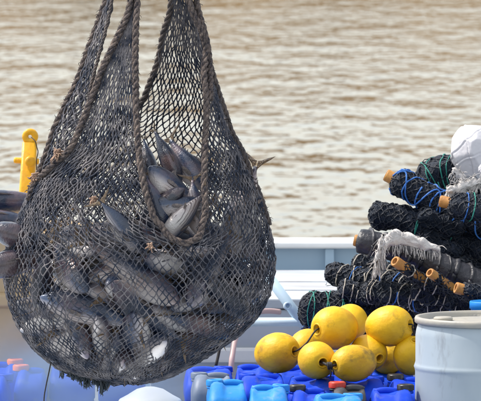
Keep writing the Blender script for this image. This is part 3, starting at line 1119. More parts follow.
pc = W(27, 192, 23.2)
post = tag(empty('mooring_post', (pc.x, 23.2, DECK)), 'yellow steel post with eyelet top and cross pin left of the net', 'post')
top, bot = W(30, 142, 23.2), W(24, 235, 23.2)
mb = MB()
wpx = 23.2 / FPX
base = Vector((bot.x - 0.03, 23.2, DECK))
for i, (c, hw, hd) in enumerate(((base, 0.034, 0.030), (top, 0.0295, 0.028))):
    pass
V = []
for c, hw, hd in ((base, 0.033, 0.030), (bot, 0.032, 0.030), (top, 0.0295, 0.028)):
    for p in rr_ring(hw, hd, 0.010, 4):
        V.append((c.x + p[0], c.y + p[1], c.z))
F = [[i * 16 + j, i * 16 + (j + 1) % 16, (i + 1) * 16 + (j + 1) % 16, (i + 1) * 16 + j] for i in range(2) for j in range(16)]
F += [list(range(16))[::-1], [32 + j for j in range(16)]]
mb.add(V, F)
mb.build('shaft', M['yellow_paint'], post)
# eyelet plate: a disc with a hole, joined to the shaft top
ec = W(30.2, 136.5, 23.2)
mb = MB()
ro, ri, hy = 8.0 * wpx, 1.9 * wpx, 0.022
mb.lathe([(ri, -hy), (ro - 0.005, -hy), (ro, -hy + 0.006), (ro, hy - 0.006), (ro - 0.005, hy), (ri, hy)], ec, (0, 1, 0), 40, close=True)
mb.build('eyelet', M['yellow_paint'], post)
pn = W(29, 161, 23.2)
mb = MB()
mb.lathe([(0.0, -15.5 * wpx), (0.011, -15 * wpx), (0.0125, -13.5 * wpx), (0.0125, 9 * wpx), (0.011, 10 * wpx), (0, 10.3 * wpx)], pn, (1, 0, -0.05), 20)
mb.build('cross_pin', M['yellow_paint'], post)
mb = MB(); mb.lathe([(0.012, -0.004), (0.021, -0.002), (0.023, 0.006), (0.021, 0.016), (0.012, 0.018)], W(30, 161.5, 23.15), (0.25, -1, 0), 20); mb.build('pin_collar', M['yellow_paint'], post)
mb = MB(); mb.tube(resample([W(31, 137, 23.15), W(35, 141, 23.12), W(37, 148, 23.12), W(38, 152, 23.12), W(36.5, 160, 23.13), W(36.5, 170, 23.13)], 0.008), 0.0022, 5); mb.build('lashing', M['cord'], post)


def make_can(name, c, hx, hy, top_z, m, capm, label, rot=0.0, cap_off=(0.6, 0.0), group='plastic cans standing on the deck'):
    """a moulded plastic can: waisted body with ribs, recessed shoulder, bridge handle and screw cap"""
    h = top_z - DECK
    root = empty('plastic_can', (c[0], c[1], DECK))
    tag(root, label, 'plastic can', group)
    z = DECK
    r = 0.030
    mb = MB()
    lv = [(z, hx - 0.012, hy - 0.012, r), (z + 0.012, hx, hy, r)]
    for k in range(3):
        zz = z + 0.05 + (h - 0.12) * (k + 0.5) / 3
        lv += [(zz - 0.02, hx, hy, r), (zz - 0.012, hx - 0.005, hy - 0.005, r), (zz + 0.012, hx - 0.005, hy - 0.005, r), (zz + 0.02, hx, hy, r)]
    lv += [(z + h - 0.075, hx, hy, r), (z + h - 0.058, hx - 0.003, hy - 0.005, r), (z + h - 0.042, hx - 0.006, hy * 0.90, r), (z + h - 0.024, hx - 0.010, hy * 0.78, r),
           (z + h - 0.010, hx - 0.015, hy * 0.66, r), (z + h - 0.002, hx - 0.024, hy * 0.54, r), (z + h, hx - 0.036, hy * 0.40, r)]
    V, F = loft(lv, c[0], c[1], side=9)
    hs = -1 if cap_off[0] > 0 else 1                 # the grip lies at the other end from the cap
    for k_, v in enumerate(V):
        if v[2] > z + h - 0.07:
            u = ((v[0] - c[0]) - hs * 0.25 * hx) / (0.52 * hx)
            V[k_] = (v[0], v[1], v[2] - max(0, v[2] - (z + h - 0.045)) * 0.38 * (1 - smooth01((abs(u) - 0.62) / 0.38)))
    mb.add(V, F)
    mb.build('body', m, root)
    # grip bridging the hollow, a neck at the other end
    mb = MB()
    xs = [c[0] + hs * 0.25 * hx + k_ * 0.52 * hx for k_ in (-0.98, -0.6, 0, 0.6, 0.98)]
    mb.tube(resample([(x, c[1], z + h - 0.014 + dz_) for x, dz_ in zip(xs, (-0.004, 0.002, 0.004, 0.002, -0.004))], 0.01), min(0.012, hy * 0.2), 8, flat=1.3)
    mb.build('handle', m, root)
    cap_off = (-hs * 0.62, 0)
    cp = (c[0] + cap_off[0] * hx, c[1] + cap_off[1] * hy, z + h - (0.018 if capm is not m else 0.030))
    mb = MB(); mb.lathe([(0.030, 0), (0.030, 0.008), (0.026, 0.010), (0.026, 0.016)], cp, (0, 0, 1), 20); nk = mb.build('neck', m, root)
    mb = MB()
    V, F, ng = [], [], 36
    prof = [(0.031, 0.012), (0.031, 0.030), (0.028, 0.034), (0.020, 0.034), (0.018, 0.031), (0.0, 0.031)]
    for j in range(ng):
        a = 2 * math.pi * j / ng
        k = 1 + (0.05 if j % 2 else -0.03)
        for q, (rr, hh) in enumerate(prof):
            kk = k if q < 2 else 1
            V.append((cp[0] + rr * kk * math.cos(a), cp[1] + rr * kk * math.sin(a), cp[2] + hh))
    mq = len(prof)
    for j in range(ng):
        k = (j + 1) % ng
        for i in range(mq - 1):
            F.append([j * mq + i, k * mq + i, k * mq + i + 1, j * mq + i + 1])
    mb.add(V, F); mb.build('screw_cap', capm, root)
    if rot: root.rotation_euler.z = rot
    return root


TOPZ = 1.60


def can_at(px, Y, wpx_, dm, dz, m, capm, label, rot=0.0, cap_off=(0.6, 0.0)):
    c = W(px, 380, Y)
    make_can('plastic_can', (c.x, Y), wpx_ * Y / FPX / 2, dm / 2, TOPZ + dz, M[m], M[capm], label, rot, cap_off)


# rear royal blue row, under the buoys
can_at(209, 22.10, 50, 0.36, 0.0, 'royal', 'royal', 'royal blue can close behind the grey can beside the net bag', 0.03)
can_at(254, 22.20, 40, 0.36, 0.0, 'royal', 'royal', 'royal blue can left of the leftmost yellow buoy, rear row', -0.02)
can_at(298, 22.20, 46, 0.36, -0.004, 'royal', 'royal', 'royal blue can beneath the leftmost yellow buoy', 0.02)
can_at(345, 22.16, 46, 0.36, 0.0, 'royal', 'royal', 'royal blue can under the middle of the yellow buoys', 0.01)
can_at(392, 22.14, 46, 0.36, 0.0, 'royal', 'royal', 'royal blue can under the buoys left of the drum, rear row', -0.02)
can_at(438, 22.1, 42, 0.34, -0.02, 'royal', 'royal', 'royal blue can hidden behind the pale drum')
# middle row
can_at(262, 21.80, 48, 0.38, 0.0, 'royal', 'royal', 'royal blue can directly behind the two azure cans', 0.02, (-0.6, 0.3))
can_at(311, 21.76, 48, 0.38, -0.004, 'royal', 'royal', 'royal blue can in front of the leftmost buoy', -0.01, (0.2, 0.7))
can_at(361, 21.74, 48, 0.38, -0.004, 'royal', 'royal', 'royal blue can in front of the buoy pair tied by a knot', 0.02, (0.55, 0.6))
can_at(409, 21.72, 44, 0.38, -0.006, 'royal', 'black_can', 'royal blue can with black cap in front of the right buoys', 0.02, (-0.5, -0.55))
# front row
can_at(212, 21.72, 42, 0.28, 0.012, 'grey_can', 'grey_can', 'grey can between the net bag and the azure cans', 0.02, (-0.5, 0.5))
can_at(227, 21.32, 40, 0.42, 0.022, 'azure', 'azure', 'azure blue can just right of and before the grey can', 0.02, (-0.2, 0.6))
can_at(268.5, 21.22, 41, 0.42, 0.012, 'azure', 'azure', 'azure blue can between its azure twin and the black capped can', 0.0, (0.2, 0.6))
can_at(309, 21.30, 38, 0.40, -0.008, 'royal', 'black_can', 'royal blue can with black cap next to the azure pair', -0.02, (-0.55, 0.15))
can_at(349, 21.34, 38, 0.30, 0.0, 'black_can', 'red_cap', 'black can with a red cap in front of the buoys', 0.0, (-0.3, 0.0))
can_at(338, 20.95, 52, 0.30, 0.005, 'azure', 'azure', 'azure blue can lowest in the picture, before the red capped can', 0.02, (0.3, 0.4))
can_at(392, 21.28, 44, 0.40, -0.004, 'royal', 'black_can', 'royal blue can with black cap touching the pale drum', 0.01, (0.1, 0.45))
# left cans with orange caps
can_at(6, 22.30, 30, 0.30, 0.0, 'royal', 'orange_cap', 'blue can with orange cap at the far left edge, rear of the two', 0.0, (0.30, 0.0))
can_at(31, 22.05, 32, 0.30, 0.0, 'royal', 'orange_cap', 'blue can in the mist whose orange cap sits lower and further right', 0.0, (-0.68, 0.0))
can_at(-2, 21.80, 24, 0.30, 0.0, 'royal', 'royal', 'strong blue can cut by the left edge, clear of the mist', 0.0)
can_at(72, 22.2, 46, 0.32, 0.0, 'royal', 'royal', 'blue can hidden in mist under the left of the net bag', 0.03)
can_at(122, 22.1, 46, 0.32, 0.0, 'royal', 'royal', 'blue can beneath the middle of the net bag', 0.0)

# white domed lid under the bag
lc = W(150, 387, 21.25)
lid = tag(empty('white_tub', (lc.x, lc.y, DECK)), 'white round tub with a low conical lid under the net bag', 'tub')
mb = MB(); mb.lathe([(0.10, 0), (0.105, 0.02), (0.110, lc.z - DECK - 0.065)], (lc.x, lc.y, DECK + 0.001), (0, 0, 1), 40); mb.build('body', M['lid_white'], lid)
zt = lc.z - DECK
mb = MB(); mb.lathe([(0.115, zt - 0.075), (0.118, zt - 0.07), (0.118, zt - 0.052), (0.113, zt - 0.045), (0.085, zt - 0.030), (0.05, zt - 0.008), (0.02, zt), (0.0, zt)], (lc.x, lc.y, DECK), (0, 0, 1), 40); mb.build('lid', M['lid_white'], lid)

# ------------------------------------------------------------------ pale drum and the blue bucket behind it
Yd = 21.35
dc = W(489, 316, Yd)
drt = dc.z
rad = (489 - 415) * Yd / FPX
H = drt - DECK
drum = tag(empty('plastic_drum', (dc.x, Yd, DECK)), 'pale blue plastic drum with dirty beige rim in the right corner', 'drum')
mb = MB()
mb.lathe([(rad - 0.03, 0.002), (rad - 0.008, 0.01), (rad, 0.03), (rad, H * 0.28), (rad - 0.004, H * 0.295), (rad + 0.004, H * 0.31), (rad - 0.004, H * 0.325), (rad, H * 0.34),
          (rad + 0.001, H * 0.5), (rad, H - 0.205), (rad + 0.002, H - 0.196), (rad + 0.005, H - 0.188), (rad + 0.002, H - 0.180), (rad - 0.001, H - 0.170),
          (rad - 0.001, H - 0.07), (rad - 0.004, H - 0.05), (rad - 0.010, H - 0.030), (rad - 0.011, H - 0.025)], (dc.x, Yd, DECK), (0, 0, 1), 96)
mb.build('body', M['drum'], drum)
mb = MB()
mb.lathe([(rad - 0.012, H - 0.026), (rad - 0.002, H - 0.025), (rad + 0.0025, H - 0.021), (rad + 0.0025, H - 0.008), (rad - 0.001, H - 0.001), (rad - 0.006, H), (rad - 0.014, H - 0.001), (rad - 0.018, H - 0.012), (rad - 0.02, H - 0.022),
          (rad - 0.05, H - 0.020), (0, H - 0.020)], (dc.x, Yd, DECK), (0, 0, 1), 96)
mb.build('rim', M['drum_rim'], drum)
for dx in (-0.17, 0.16):
    mb = MB(); mb.lathe([(0.036, H - 0.020), (0.036, H - 0.010), (0.030, H - 0.006), (0, H - 0.008)], (dc.x + dx, Yd + 0.04, DECK), (0, 0, 1), 24); mb.build('bung', M['drum_rim'], drum)

bk = W(490, 301, 22.0)
buc = tag(empty('bucket', (bk.x, 22.0, bk.z - 0.275)), 'blue bucket rim showing over the drum at the right edge', 'bucket')
mb = MB()
r_ = 20 * 22.0 / FPX
mb.lathe([(r_ * 0.8, 0), (r_ * 0.97, 0.245), (r_ * 1.03, 0.247), (r_ * 1.03, 0.271), (r_, 0.275), (r_ * 0.95, 0.275), (r_ * 0.78, 0.012), (0, 0.012)], (bk.x, 22.0, bk.z - 0.275), (0, 0, 1), 40); mb.build('bucket_wall', M['azure'], buc)

# ------------------------------------------------------------------ yellow buoys
def buoy(c, axis, rx, ry, label):
    """egg shaped float with a hole through its axis; c centre, rx half length, ry radius (m)"""
    o = empty('buoy', (c.x, c.y, c.z - ry))
    tag(o, label, 'buoy', 'yellow buoys heaped on the blue cans')
    hr = ry * 0.21
    prof = []
    for i in range(25):
        t = -1 + 2 * i / 24
        a = math.pi * (i / 24)
        x = -math.cos(a)
        rr = math.sin(a) ** 1.0 * (1 + 0.06 * x) + (0.008 if i == 12 else 0)
        r = ry * rr
        # sunk collar round each hole
        e = max(hr * 1.05, r)
        h = x * rx
        if r < hr * 2.0:
            h = x * rx - math.copysign(rx * 0.16 * (1 - (max(r, hr) / (hr * 2.0))), x)
        prof.append((e, h))
    prof.append((hr, rx * 0.72))
    prof.append((hr, -rx * 0.72))
    mb = MB(); mb.lathe(prof, c, axis, 40, close=True)
    V = mb.V[0]
    for k in range(len(V)):
        d = V[k] - np.array(c)
        V[k] = np.array(c) + d * (1 + 0.018 * mnoise.noise(tuple(V[k] * 9)))
    mb.build('float_body', M['yellow'], o)
    for s in (-1, 1):
        mb = MB()
        mb.lathe([(hr * 1.06, 0), (hr * 1.38, 0.001), (hr * 1.45, 0.005), (hr * 1.25, 0.009), (hr * 1.06, 0.007)], Vector(c) + Vector(axis).normalized() * s * rx * 0.86, Vector(axis) * s, 24, close=True)
        mb.build('hole_collar', M['yellow'], o)
    return o


BU = [((277, 353), 21.90, (0.75, -0.62, 0.12), 25, 20.5, 'leftmost yellow buoy, its hole tied to a black cord'),
      ((316.5, 360), 21.68, (0.30, -0.95, -0.05), 22, 19.0, 'yellow buoy in the lower row with its dark hole facing forward'),
      ((335, 328), 21.86, (-0.78, -0.60, -0.02), 25, 22.0, 'upper left yellow buoy with brown hole, corded to the leftmost'),
      ((350, 323), 22.14, (0.1, 0.9, 0.3), 22, 18.0, 'yellow buoy half hidden behind the upper left one'),
      ((389, 326), 21.86, (0.86, -0.46, 0.10), 25.5, 20.5, 'topmost right yellow buoy with hole toward the drum'),
      ((354, 363), 21.62, (-0.82, -0.56, -0.04), 25.5, 18.5, 'front yellow buoy lying with hole to the left, knotted cord'),
      ((369, 353), 21.86, (-0.5, 0.8, 0.2), 21, 18.0, 'yellow buoy wedged behind the front one in the middle'),
      ((388, 358), 22.06, (0.5, 0.85, 0.0), 19, 17.0, 'yellow buoy in shade under the topmost right one'),
      ((411, 356), 21.84, (0.2, -0.5, 0.85), 21, 18.0, 'yellow buoy half cut off by the pale drum'),
      ((306, 347), 22.12, (0.6, 0.6, 0.5), 20, 17.0, 'yellow buoy peeping out between the leftmost and upper left ones')]
bpos = []
for (c, Y, axv, rx, ry, lab) in BU:
    p = W(c[0], c[1], Y)
    k = Y / FPX
    buoy(p, axv, rx * k, ry * k, lab)
    bpos.append((p, Vector(axv).normalized(), rx * k))


def hole(i, s=1): return bpos[i][0] + bpos[i][1] * bpos[i][2] * 0.80 * s


a, b = hole(0), hole(2)
mb = MB(); mb.tube(resample([a - bpos[0][1] * 0.05, a + bpos[0][1] * 0.012, (a + b) / 2 + Vector((0, -0.05, -0.008)), b + bpos[2][1] * 0.012, b - bpos[2][1] * 0.05], 0.006), 0.0034, 6)
tag(mb.build('cord', M['cord']), 'thin black cord strung from the leftmost buoy up to the next', 'cord')
a, b = hole(1), hole(5)
kn = (a + b) / 2 + Vector((0, -0.03, -0.006))
mb = MB(); mb.tube(resample([a - bpos[1][1] * 0.05, a + bpos[1][1] * 0.012, kn, b + bpos[5][1] * 0.012, b - bpos[5][1] * 0.05], 0.005), 0.005, 6)
t = np.linspace(0, 6 * math.pi, 50)
mb.tube(np.stack([kn.x + 0.006 * (t / t[-1] - .5) * 3, kn.y + 0.009 * np.cos(t), kn.z + 0.011 * np.sin(t)], 1), 0.0045, 6)
mb.tube(resample([kn, kn + Vector((0.004, -0.01, -0.02)), kn + Vector((0.002, -0.006, -0.042))], 0.005), 0.0035, 5)
mb.tube(resample([kn, kn + Vector((0.012, -0.01, -0.016)), kn + Vector((0.016, -0.006, -0.032))], 0.005), 0.003, 5)
tag(mb.build('cord', M['cord']), 'knotted dark cord joining two buoys in the lower row', 'cord')
a = hole(4)
mb = MB(); mb.tube(resample([a - bpos[4][1] * 0.05, a + bpos[4][1] * 0.02, a + Vector((0.02, -0.01, -0.012)), a + Vector((0.03, 0.02, -0.05))], 0.006), 0.0034, 6)
tag(mb.build('cord', M['cord']), 'short black cord hanging out of the topmost right buoy', 'cord')

# ------------------------------------------------------------------ strut and hose by the hatch
st_ = tag(empty('brace', W(288, 330, 23.0)), 'pale blue diagonal steel brace with crossbar beside the net bag', 'brace')
mb = MB(); mb.tube([W(262, 268, 23.1), W(288, 303, 23.05), W(309, 332, 23.0)], 0.021, 16); mb.build('diagonal_pipe', M['pipe_blue'], st_)
mb = MB(); mb.tube([W(250, 322, 23.06), W(300, 322, 23.02), W(330, 322, 23.0)], 0.018, 14); mb.build('crossbar', M['pipe_blue'], st_)
mb = MB(); mb.lathe([(0.010, -0.02), (0.010, 0.0), (0.016, 0.002), (0.016, 0.018), (0.009, 0.02), (0.008, 0.006), (0, 0.006)], W(287, 306, 22.99), (0.2, -1, 0.1), 20); mb.build('pipe_stub', M['pipe_blue'], st_)
mb = MB(); mb.tube(resample([W(231, 372, 22.5), W(232, 358, 22.52), W(235, 340, 22.6), W(240, 326, 22.7), W(247, 317, 22.8), (W(256, 312.5, 22.9)), W(268, 311, 22.95), W(280, 312, 22.98)], 0.01), 0.0115, 10)
tag(mb.build('hose', M['hose']), 'pink hose curving up from the cans to the pale blue brace', 'hose')
mb = MB(); mb.tube(resample([W(216, 366, 22.5), W(219, 352, 22.52), W(221, 340, 22.54), W(222, 325, 22.6)], 0.02), 0.006, 8)
tag(mb.build('rod', M['cord']), 'thin dark rod standing behind the net bag', 'rod')


# ------------------------------------------------------------------ net rolls
def roll_surface(pts, rad, seed, lump=0.16, na=26, step=0.012, ends=True, round_end=0.8):
    P = resample(pts, step)
    n = len(P)
    N1, N2 = frames(P)
    s = np.linspace(0, 1, n)
    L = np.linalg.norm(P[-1] - P[0])
    env_ = np.ones(n)
    if ends:
        e = np.minimum(s, 1 - s) * L / (rad * round_end)
        env_ = np.sqrt(np.clip(1 - (1 - np.clip(e, 0.0, 1)) ** 2, 0.06, 1))
    G = np.zeros((na, n, 3))
    for j in range(na):
        a = 2 * math.pi * j / na
        for i in range(n):
            q = (math.cos(a) * 0.9 + seed * 3.1, math.sin(a) * 0.9, s[i] * L / rad * 0.60)
            q2 = (math.cos(a) * 2.6 + seed * 5.7, math.sin(a) * 2.6, s[i] * L / rad * 1.4)
            r = rad * env_[i] * (1 + lump * 0.7 * mnoise.noise((seed * 9.1, 0.3, s[i] * L / rad * 0.35)) + lump * 1.3 * mnoise.noise(q) + lump * 0.7 * mnoise.noise(q2))
            G[j, i] = P[i] + r * (math.cos(a) * N1[i] + math.sin(a) * N2[i])
    return P, N1, N2, G, L


def surf_net(G, ncell_u, ncell_v, r, off):
    """diamond mesh laid over a closed tube surface G (na, n, 3)"""
    na, n = G.shape[:2]
    cen = G.mean(axis=0)

    def at(u, v):
        u = (u % 1.0) * na
        v = min(max(v, 0), 1) * (n - 1)
        i0, j0 = int(u), min(int(v), n - 2)
        fu, fv = u - i0, v - j0
        i1 = (i0 + 1) % na
        i0 %= na
        p = (G[i0, j0] * (1 - fu) + G[i1, j0] * fu) * (1 - fv) + (G[i0, j0 + 1] * (1 - fu) + G[i1, j0 + 1] * fu) * fv
        c = cen[j0] * (1 - fv) + cen[j0 + 1] * fv
        d = p - c
        return p + d / (np.linalg.norm(d) + 1e-6) * off * random.uniform(0.4, 1.6)
    nodes = [[at((i + 0.5 * (j % 2) + random.gauss(0, 0.16)) / ncell_u, (j + random.gauss(0, 0.2)) / ncell_v) for i in range(ncell_u)] for j in range(ncell_v + 1)]
    A, B = [], []
    for j in range(ncell_v):
        for i in range(ncell_u):
            A += [nodes[j][i]] * 2
            if j % 2 == 0:
                B += [nodes[j + 1][i], nodes[j + 1][i - 1]]
            else:
                B += [nodes[j + 1][i], nodes[j + 1][(i + 1) % ncell_u]]
    A, B = np.array(A), np.array(B)
    bend = rng.standard_normal(A.shape) * 0.10 * np.linalg.norm(B - A, axis=1)[:, None]
    return strands(A, B, r, 4, bend)


def ring_path(P, N1, N2, G, s, tilt, n=30, off=0.003, a0=0.0, a1=2 * math.pi):
    na, m = G.shape[:2]
    out = []
    for k in range(n + 1):
        a = a0 + (a1 - a0) * k / n
        v = (s + tilt * math.cos(a)) * (m - 1)
        v = min(max(v, 0), m - 1.001)
        j0 = int(v); fv = v - j0
        u = (a / (2 * math.pi) % 1) * na
        i0 = int(u) % na; fu = u - int(u); i1 = (i0 + 1) % na
        p = (G[i0, j0] * (1 - fu) + G[i1, j0] * fu) * (1 - fv) + (G[i0, j0 + 1] * (1 - fu) + G[i1, j0 + 1] * fu) * fv
        c = P[j0] * (1 - fv) + P[j0 + 1] * fv
        d = p - c
        out.append(p + d / (np.linalg.norm(d) + 1e-6) * (off + 0.002 * math.sin(k * 1.7 + s * 30)))
    return out


def net_roll(label, pts, Y0, Y1, rpx, seed, wrap='navy_net', lump=0.24, bamboo=None, twine=None, nloops=0, srange=(0.05, 0.6), tilt=0.05, loop_r=0.0026, mesh=True, bands=0, heap=False):
    n = len(pts)
    sagr = 0 if wrap == 'black_wrap' or bamboo else 2.2
    P3 = [W(p[0], p[1] + (random.uniform(-sagr, sagr) if 0 < i else 0), Y0 + (Y1 - Y0) * i / (n - 1)) for i, p in enumerate(pts)]
    rad = rpx * (Y0 + Y1) / 2 / FPX
    root = empty('net_heap' if heap else 'net_roll', P3[0] - Vector((0, 0, rad)))
    tag(root, label, 'net heap' if heap else 'net roll', 'loose nets stuffed between the rolls' if heap else 'rolled nets stacked behind the buoys')
    P, N1, N2, G, L = roll_surface(P3, rad, seed, lump, round_end=0.35 if wrap == 'black_wrap' else 0.8)
    mb = MB(); mb.grid(G, closed_u=True)
    na, m = G.shape[:2]
    mb.F.append([j * m for j in range(na)]); mb.F.append([j * m + m - 1 for j in range(na)][::-1])
    mb.build('wrap', M[wrap], root)
    if mesh:
        V, F = surf_net(G, max(8, int(2 * math.pi * rad / 0.030)), max(6, int(L / 0.013)), 0.0022, 0.003)
        part_np('netting', (V, F), M['navy_strand'], root, kind='stuff')
    for k in range(bands):
        s = 0.06 + (k + 0.5 * random.random()) / bands * 0.9
        mb = MB(); mb.tube(ring_path(P, N1, N2, G, s, random.uniform(0.02, 0.05), 36, 0.001), random.uniform(0.003, 0.006), 6, flat=2.0); mb.build('binding', M['black_wrap'], root)
    if bamboo is not None:
        ext, br = bamboo
        d = (P3[1] - P3[0]).normalized()
        a, e = P3[0] - d * ext, P3[-1]
        k = br * Y0 / FPX
        ln = min((e - a).length, (P3[1] - P3[0]).length + ext)
        prof = [(k * 0.55, 0.02), (k * 0.62, 0.0), (k * 0.97, 0.0), (k, 0.003)]
        h = 0.05
        while h < ln:
            prof += [(k * 0.97, h - 0.006), (k * 1.07, h), (k * 0.97, h + 0.006)]
            h += 0.16
        prof += [(k * 0.95, ln), (0, ln)]
        mb = MB(); mb.lathe([(0, 0.02)] + prof, a, d, 20); bo = mb.build('bamboo_pole', M['bamboo'], root)
        mb = MB(); mb.lathe([(k * 0.60, 0.0), (k * 0.60, -0.003), (k * 0.93, -0.003), (k * 0.95, 0.0)], a, d, 20, close=True); mb.build('cut_end', M['bamboo_end'], bo)
    tw = twine if isinstance(twine, (list, tuple)) else [twine]
    for k in range(nloops):
        s = srange[0] + (srange[1] - srange[0]) * (k + random.uniform(0.1, 0.9)) / nloops
        tl = random.choice((-1, 1)) * random.uniform(0.3, 1) * tilt
        mb = MB()
        st0 = random.uniform(0, 6.28)
        mb.tube(ring_path(P, N1, N2, G, s, tl, 34, 0.0045, st0, st0 + random.choice((6.28, random.uniform(3.5, 5.8)))), loop_r * random.uniform(0.75, 1.1), 5)
        mb.build('twine_loop', M[tw[k % len(tw)]], root)
    if mesh:
        mb = MB()
        for _ in range(int(26 * L / 0.5)):
            a = random.uniform(0, 6.28)
            p = np.array(ring_path(P, N1, N2, G, random.uniform(0.02, 0.98), 0, 1, 0.002, a, a + 0.01)[0])
            q = p + np.array([random.gauss(0, 0.02), -abs(random.gauss(0, 0.012)), random.uniform(-0.05, 0.008)])
            mid = (p + q) / 2 + np.array([random.gauss(0, 0.008), -0.008, random.gauss(0, 0.006)])
            mb.tube(resample([p, mid, q], 0.01), random.uniform(0.0011, 0.0022), 4)
        mb.build('loose_ends', M['navy_strand'], root)['kind'] = 'stuff'
    return P, N1, N2, G, root


# from the bottom of the stack to the top
net_roll('thick black net roll at the bottom, rounded end with green twine', [(299, 309), (345, 313), (400, 318), (470, 322)], 22.55, 22.6, 20, 1.0, twine='twine_green', nloops=7, srange=(0.02, 0.35), tilt=0.05)
net_roll('low dark net roll filling the gap behind the drum', [(395, 312), (440, 316), (520, 322)], 22.75, 22.8, 15, 2.0)
net_roll('small dark net scrap with blue twine under the rounded roll', [(303, 329), (318, 334), (345, 340)], 22.55, 22.5, 8.5, 3.0, twine='twine_blue', nloops=6, srange=(0.05, 0.6), tilt=0.12)
net_roll('dark net roll with blunt left end, wound in pale twine', [(327, 270), (350, 277), (390, 285), (440, 298), (500, 312)], 22.72, 22.5, 11.5, 4.0, wrap='navy_net', lump=0.1, twine=['twine_white', 'twine_white', 'twine_blue'], nloops=12, srange=(0.10, 0.55), tilt=0.035)
net_roll('dark net roll just above the blunt ended one', [(352, 262), (390, 272), (440, 286), (510, 305)], 22.9, 22.8, 11, 5.0, twine='twine_white', nloops=6, srange=(0.02, 0.4), tilt=0.05)
net_roll('dark net roll lashed with many pale loops above the buoys', [(362, 291), (400, 297), (450, 306), (510, 314)], 22.45, 22.4, 11.5, 6.0, twine=['twine_white', 'twine_white', 'twine_white', 'twine_blue'], nloops=13, srange=(0.03, 0.7), tilt=0.05)
net_roll('dark net roll with a small bamboo end beside the white rag', [(399, 264), (425, 282), (480, 306)], 22.24, 22.4, 5.5, 7.0, bamboo=(0.022, 5.6), twine='twine_white', nloops=3)
net_roll('slim net roll with a ring shaped cane end above the drum', [(433, 275), (455, 290), (510, 312)], 22.2, 22.35, 5.5, 8.0, bamboo=(0.018, 5.0))
net_roll('short net roll with brown cane end nearest the drum', [(460, 289), (490, 298), (530, 308)], 22.1, 22.15, 7.5, 9.0, bamboo=(0.016, 6))
net_roll('shiny black wrapped pole with taped bands sloping down right', [(356, 240.5), (400, 250), (440, 266), (480, 283), (520, 300)], 22.42, 22.3, 12.5, 10.0, wrap='black_wrap', lump=0.05, mesh=False, bands=12, bamboo=(0.004, 6))
net_roll('bulky dark net mass behind, in the middle of the stack', [(425, 236), (470, 246), (530, 262)], 23.0, 23.0, 21, 11.0, lump=0.25)
net_roll('lumpy black net roll jutting left over the white rag', [(369, 214), (395, 218), (430, 229), (470, 243), (520, 258)], 22.62, 22.55, 13.5, 12.0, lump=0.26, twine='twine_green', nloops=3, srange=(0.2, 0.6))
net_roll('dark net mound under the white sack, tied with green twine', [(420, 190), (445, 180), (480, 180), (525, 186)], 22.95, 22.9, 20, 13.0, lump=0.25, twine='twine_green', nloops=9, srange=(0.08, 0.6), tilt=0.08)
P_, N1_, N2_, G_, r1 = net_roll('net roll on a bamboo pole laced with bright blue cord', [(392, 178), (420, 193), (450, 208), (480, 222), (525, 242)], 22.6, 22.5, 13.5, 14.0, lump=0.15, bamboo=(0.024, 6.5), twine=['twine_blue'], nloops=8, srange=(0.05, 0.75), tilt=0.07, loop_r=0.0034)
# the lacing that runs along the front of that roll
for sgn, a0 in ((1, 0.2), (-1, 2.6)):
    m_ = G_.shape[1]
    pth = []
    for k in range(60):
        s = 0.03 + 0.7 * k / 59
        a = 3.8 + a0 + 1.1 * math.sin(s * 24) * sgn
        pth.append(ring_path(P_, N1_, N2_, G_, s, 0, 1, 0.006, a, a + 0.01)[0])
    mb = MB(); mb.tube(pth, 0.0034, 5); mb.build('lacing', M['twine_blue'], r1)
net_roll('net roll with bamboo butt in front of the green tied mound', [(449, 203), (480, 210), (530, 222)], 22.35, 22.3, 12.0, 15.0, lump=0.2, bamboo=(0.034, 6.0), twine=['twine_blue', 'twine_green'], nloops=6, srange=(0.1, 0.8), tilt=0.1)


net_roll('loose black net heap bulging between the jutting roll and the wrapped pole', [(412, 238), (436, 245), (462, 254)], 22.58, 22.5, 10, 21.0, lump=0.5, heap=True)
net_roll('loose black net heap drooping below the blue laced roll', [(418, 214), (440, 222), (466, 230)], 22.55, 22.5, 9, 22.0, lump=0.5, heap=True)
net_roll('loose dark net heap slumped left of the pale looped roll', [(338, 288), (354, 292), (376, 296)], 22.52, 22.5, 9, 23.0, lump=0.55, twine='twine_white', nloops=3, heap=True)
net_roll('loose dark net heap filling the space under the cane ends', [(412, 286), (440, 296), (470, 306)], 22.36, 22.4, 9.5, 24.0, lump=0.5, twine='twine_white', nloops=4, heap=True)


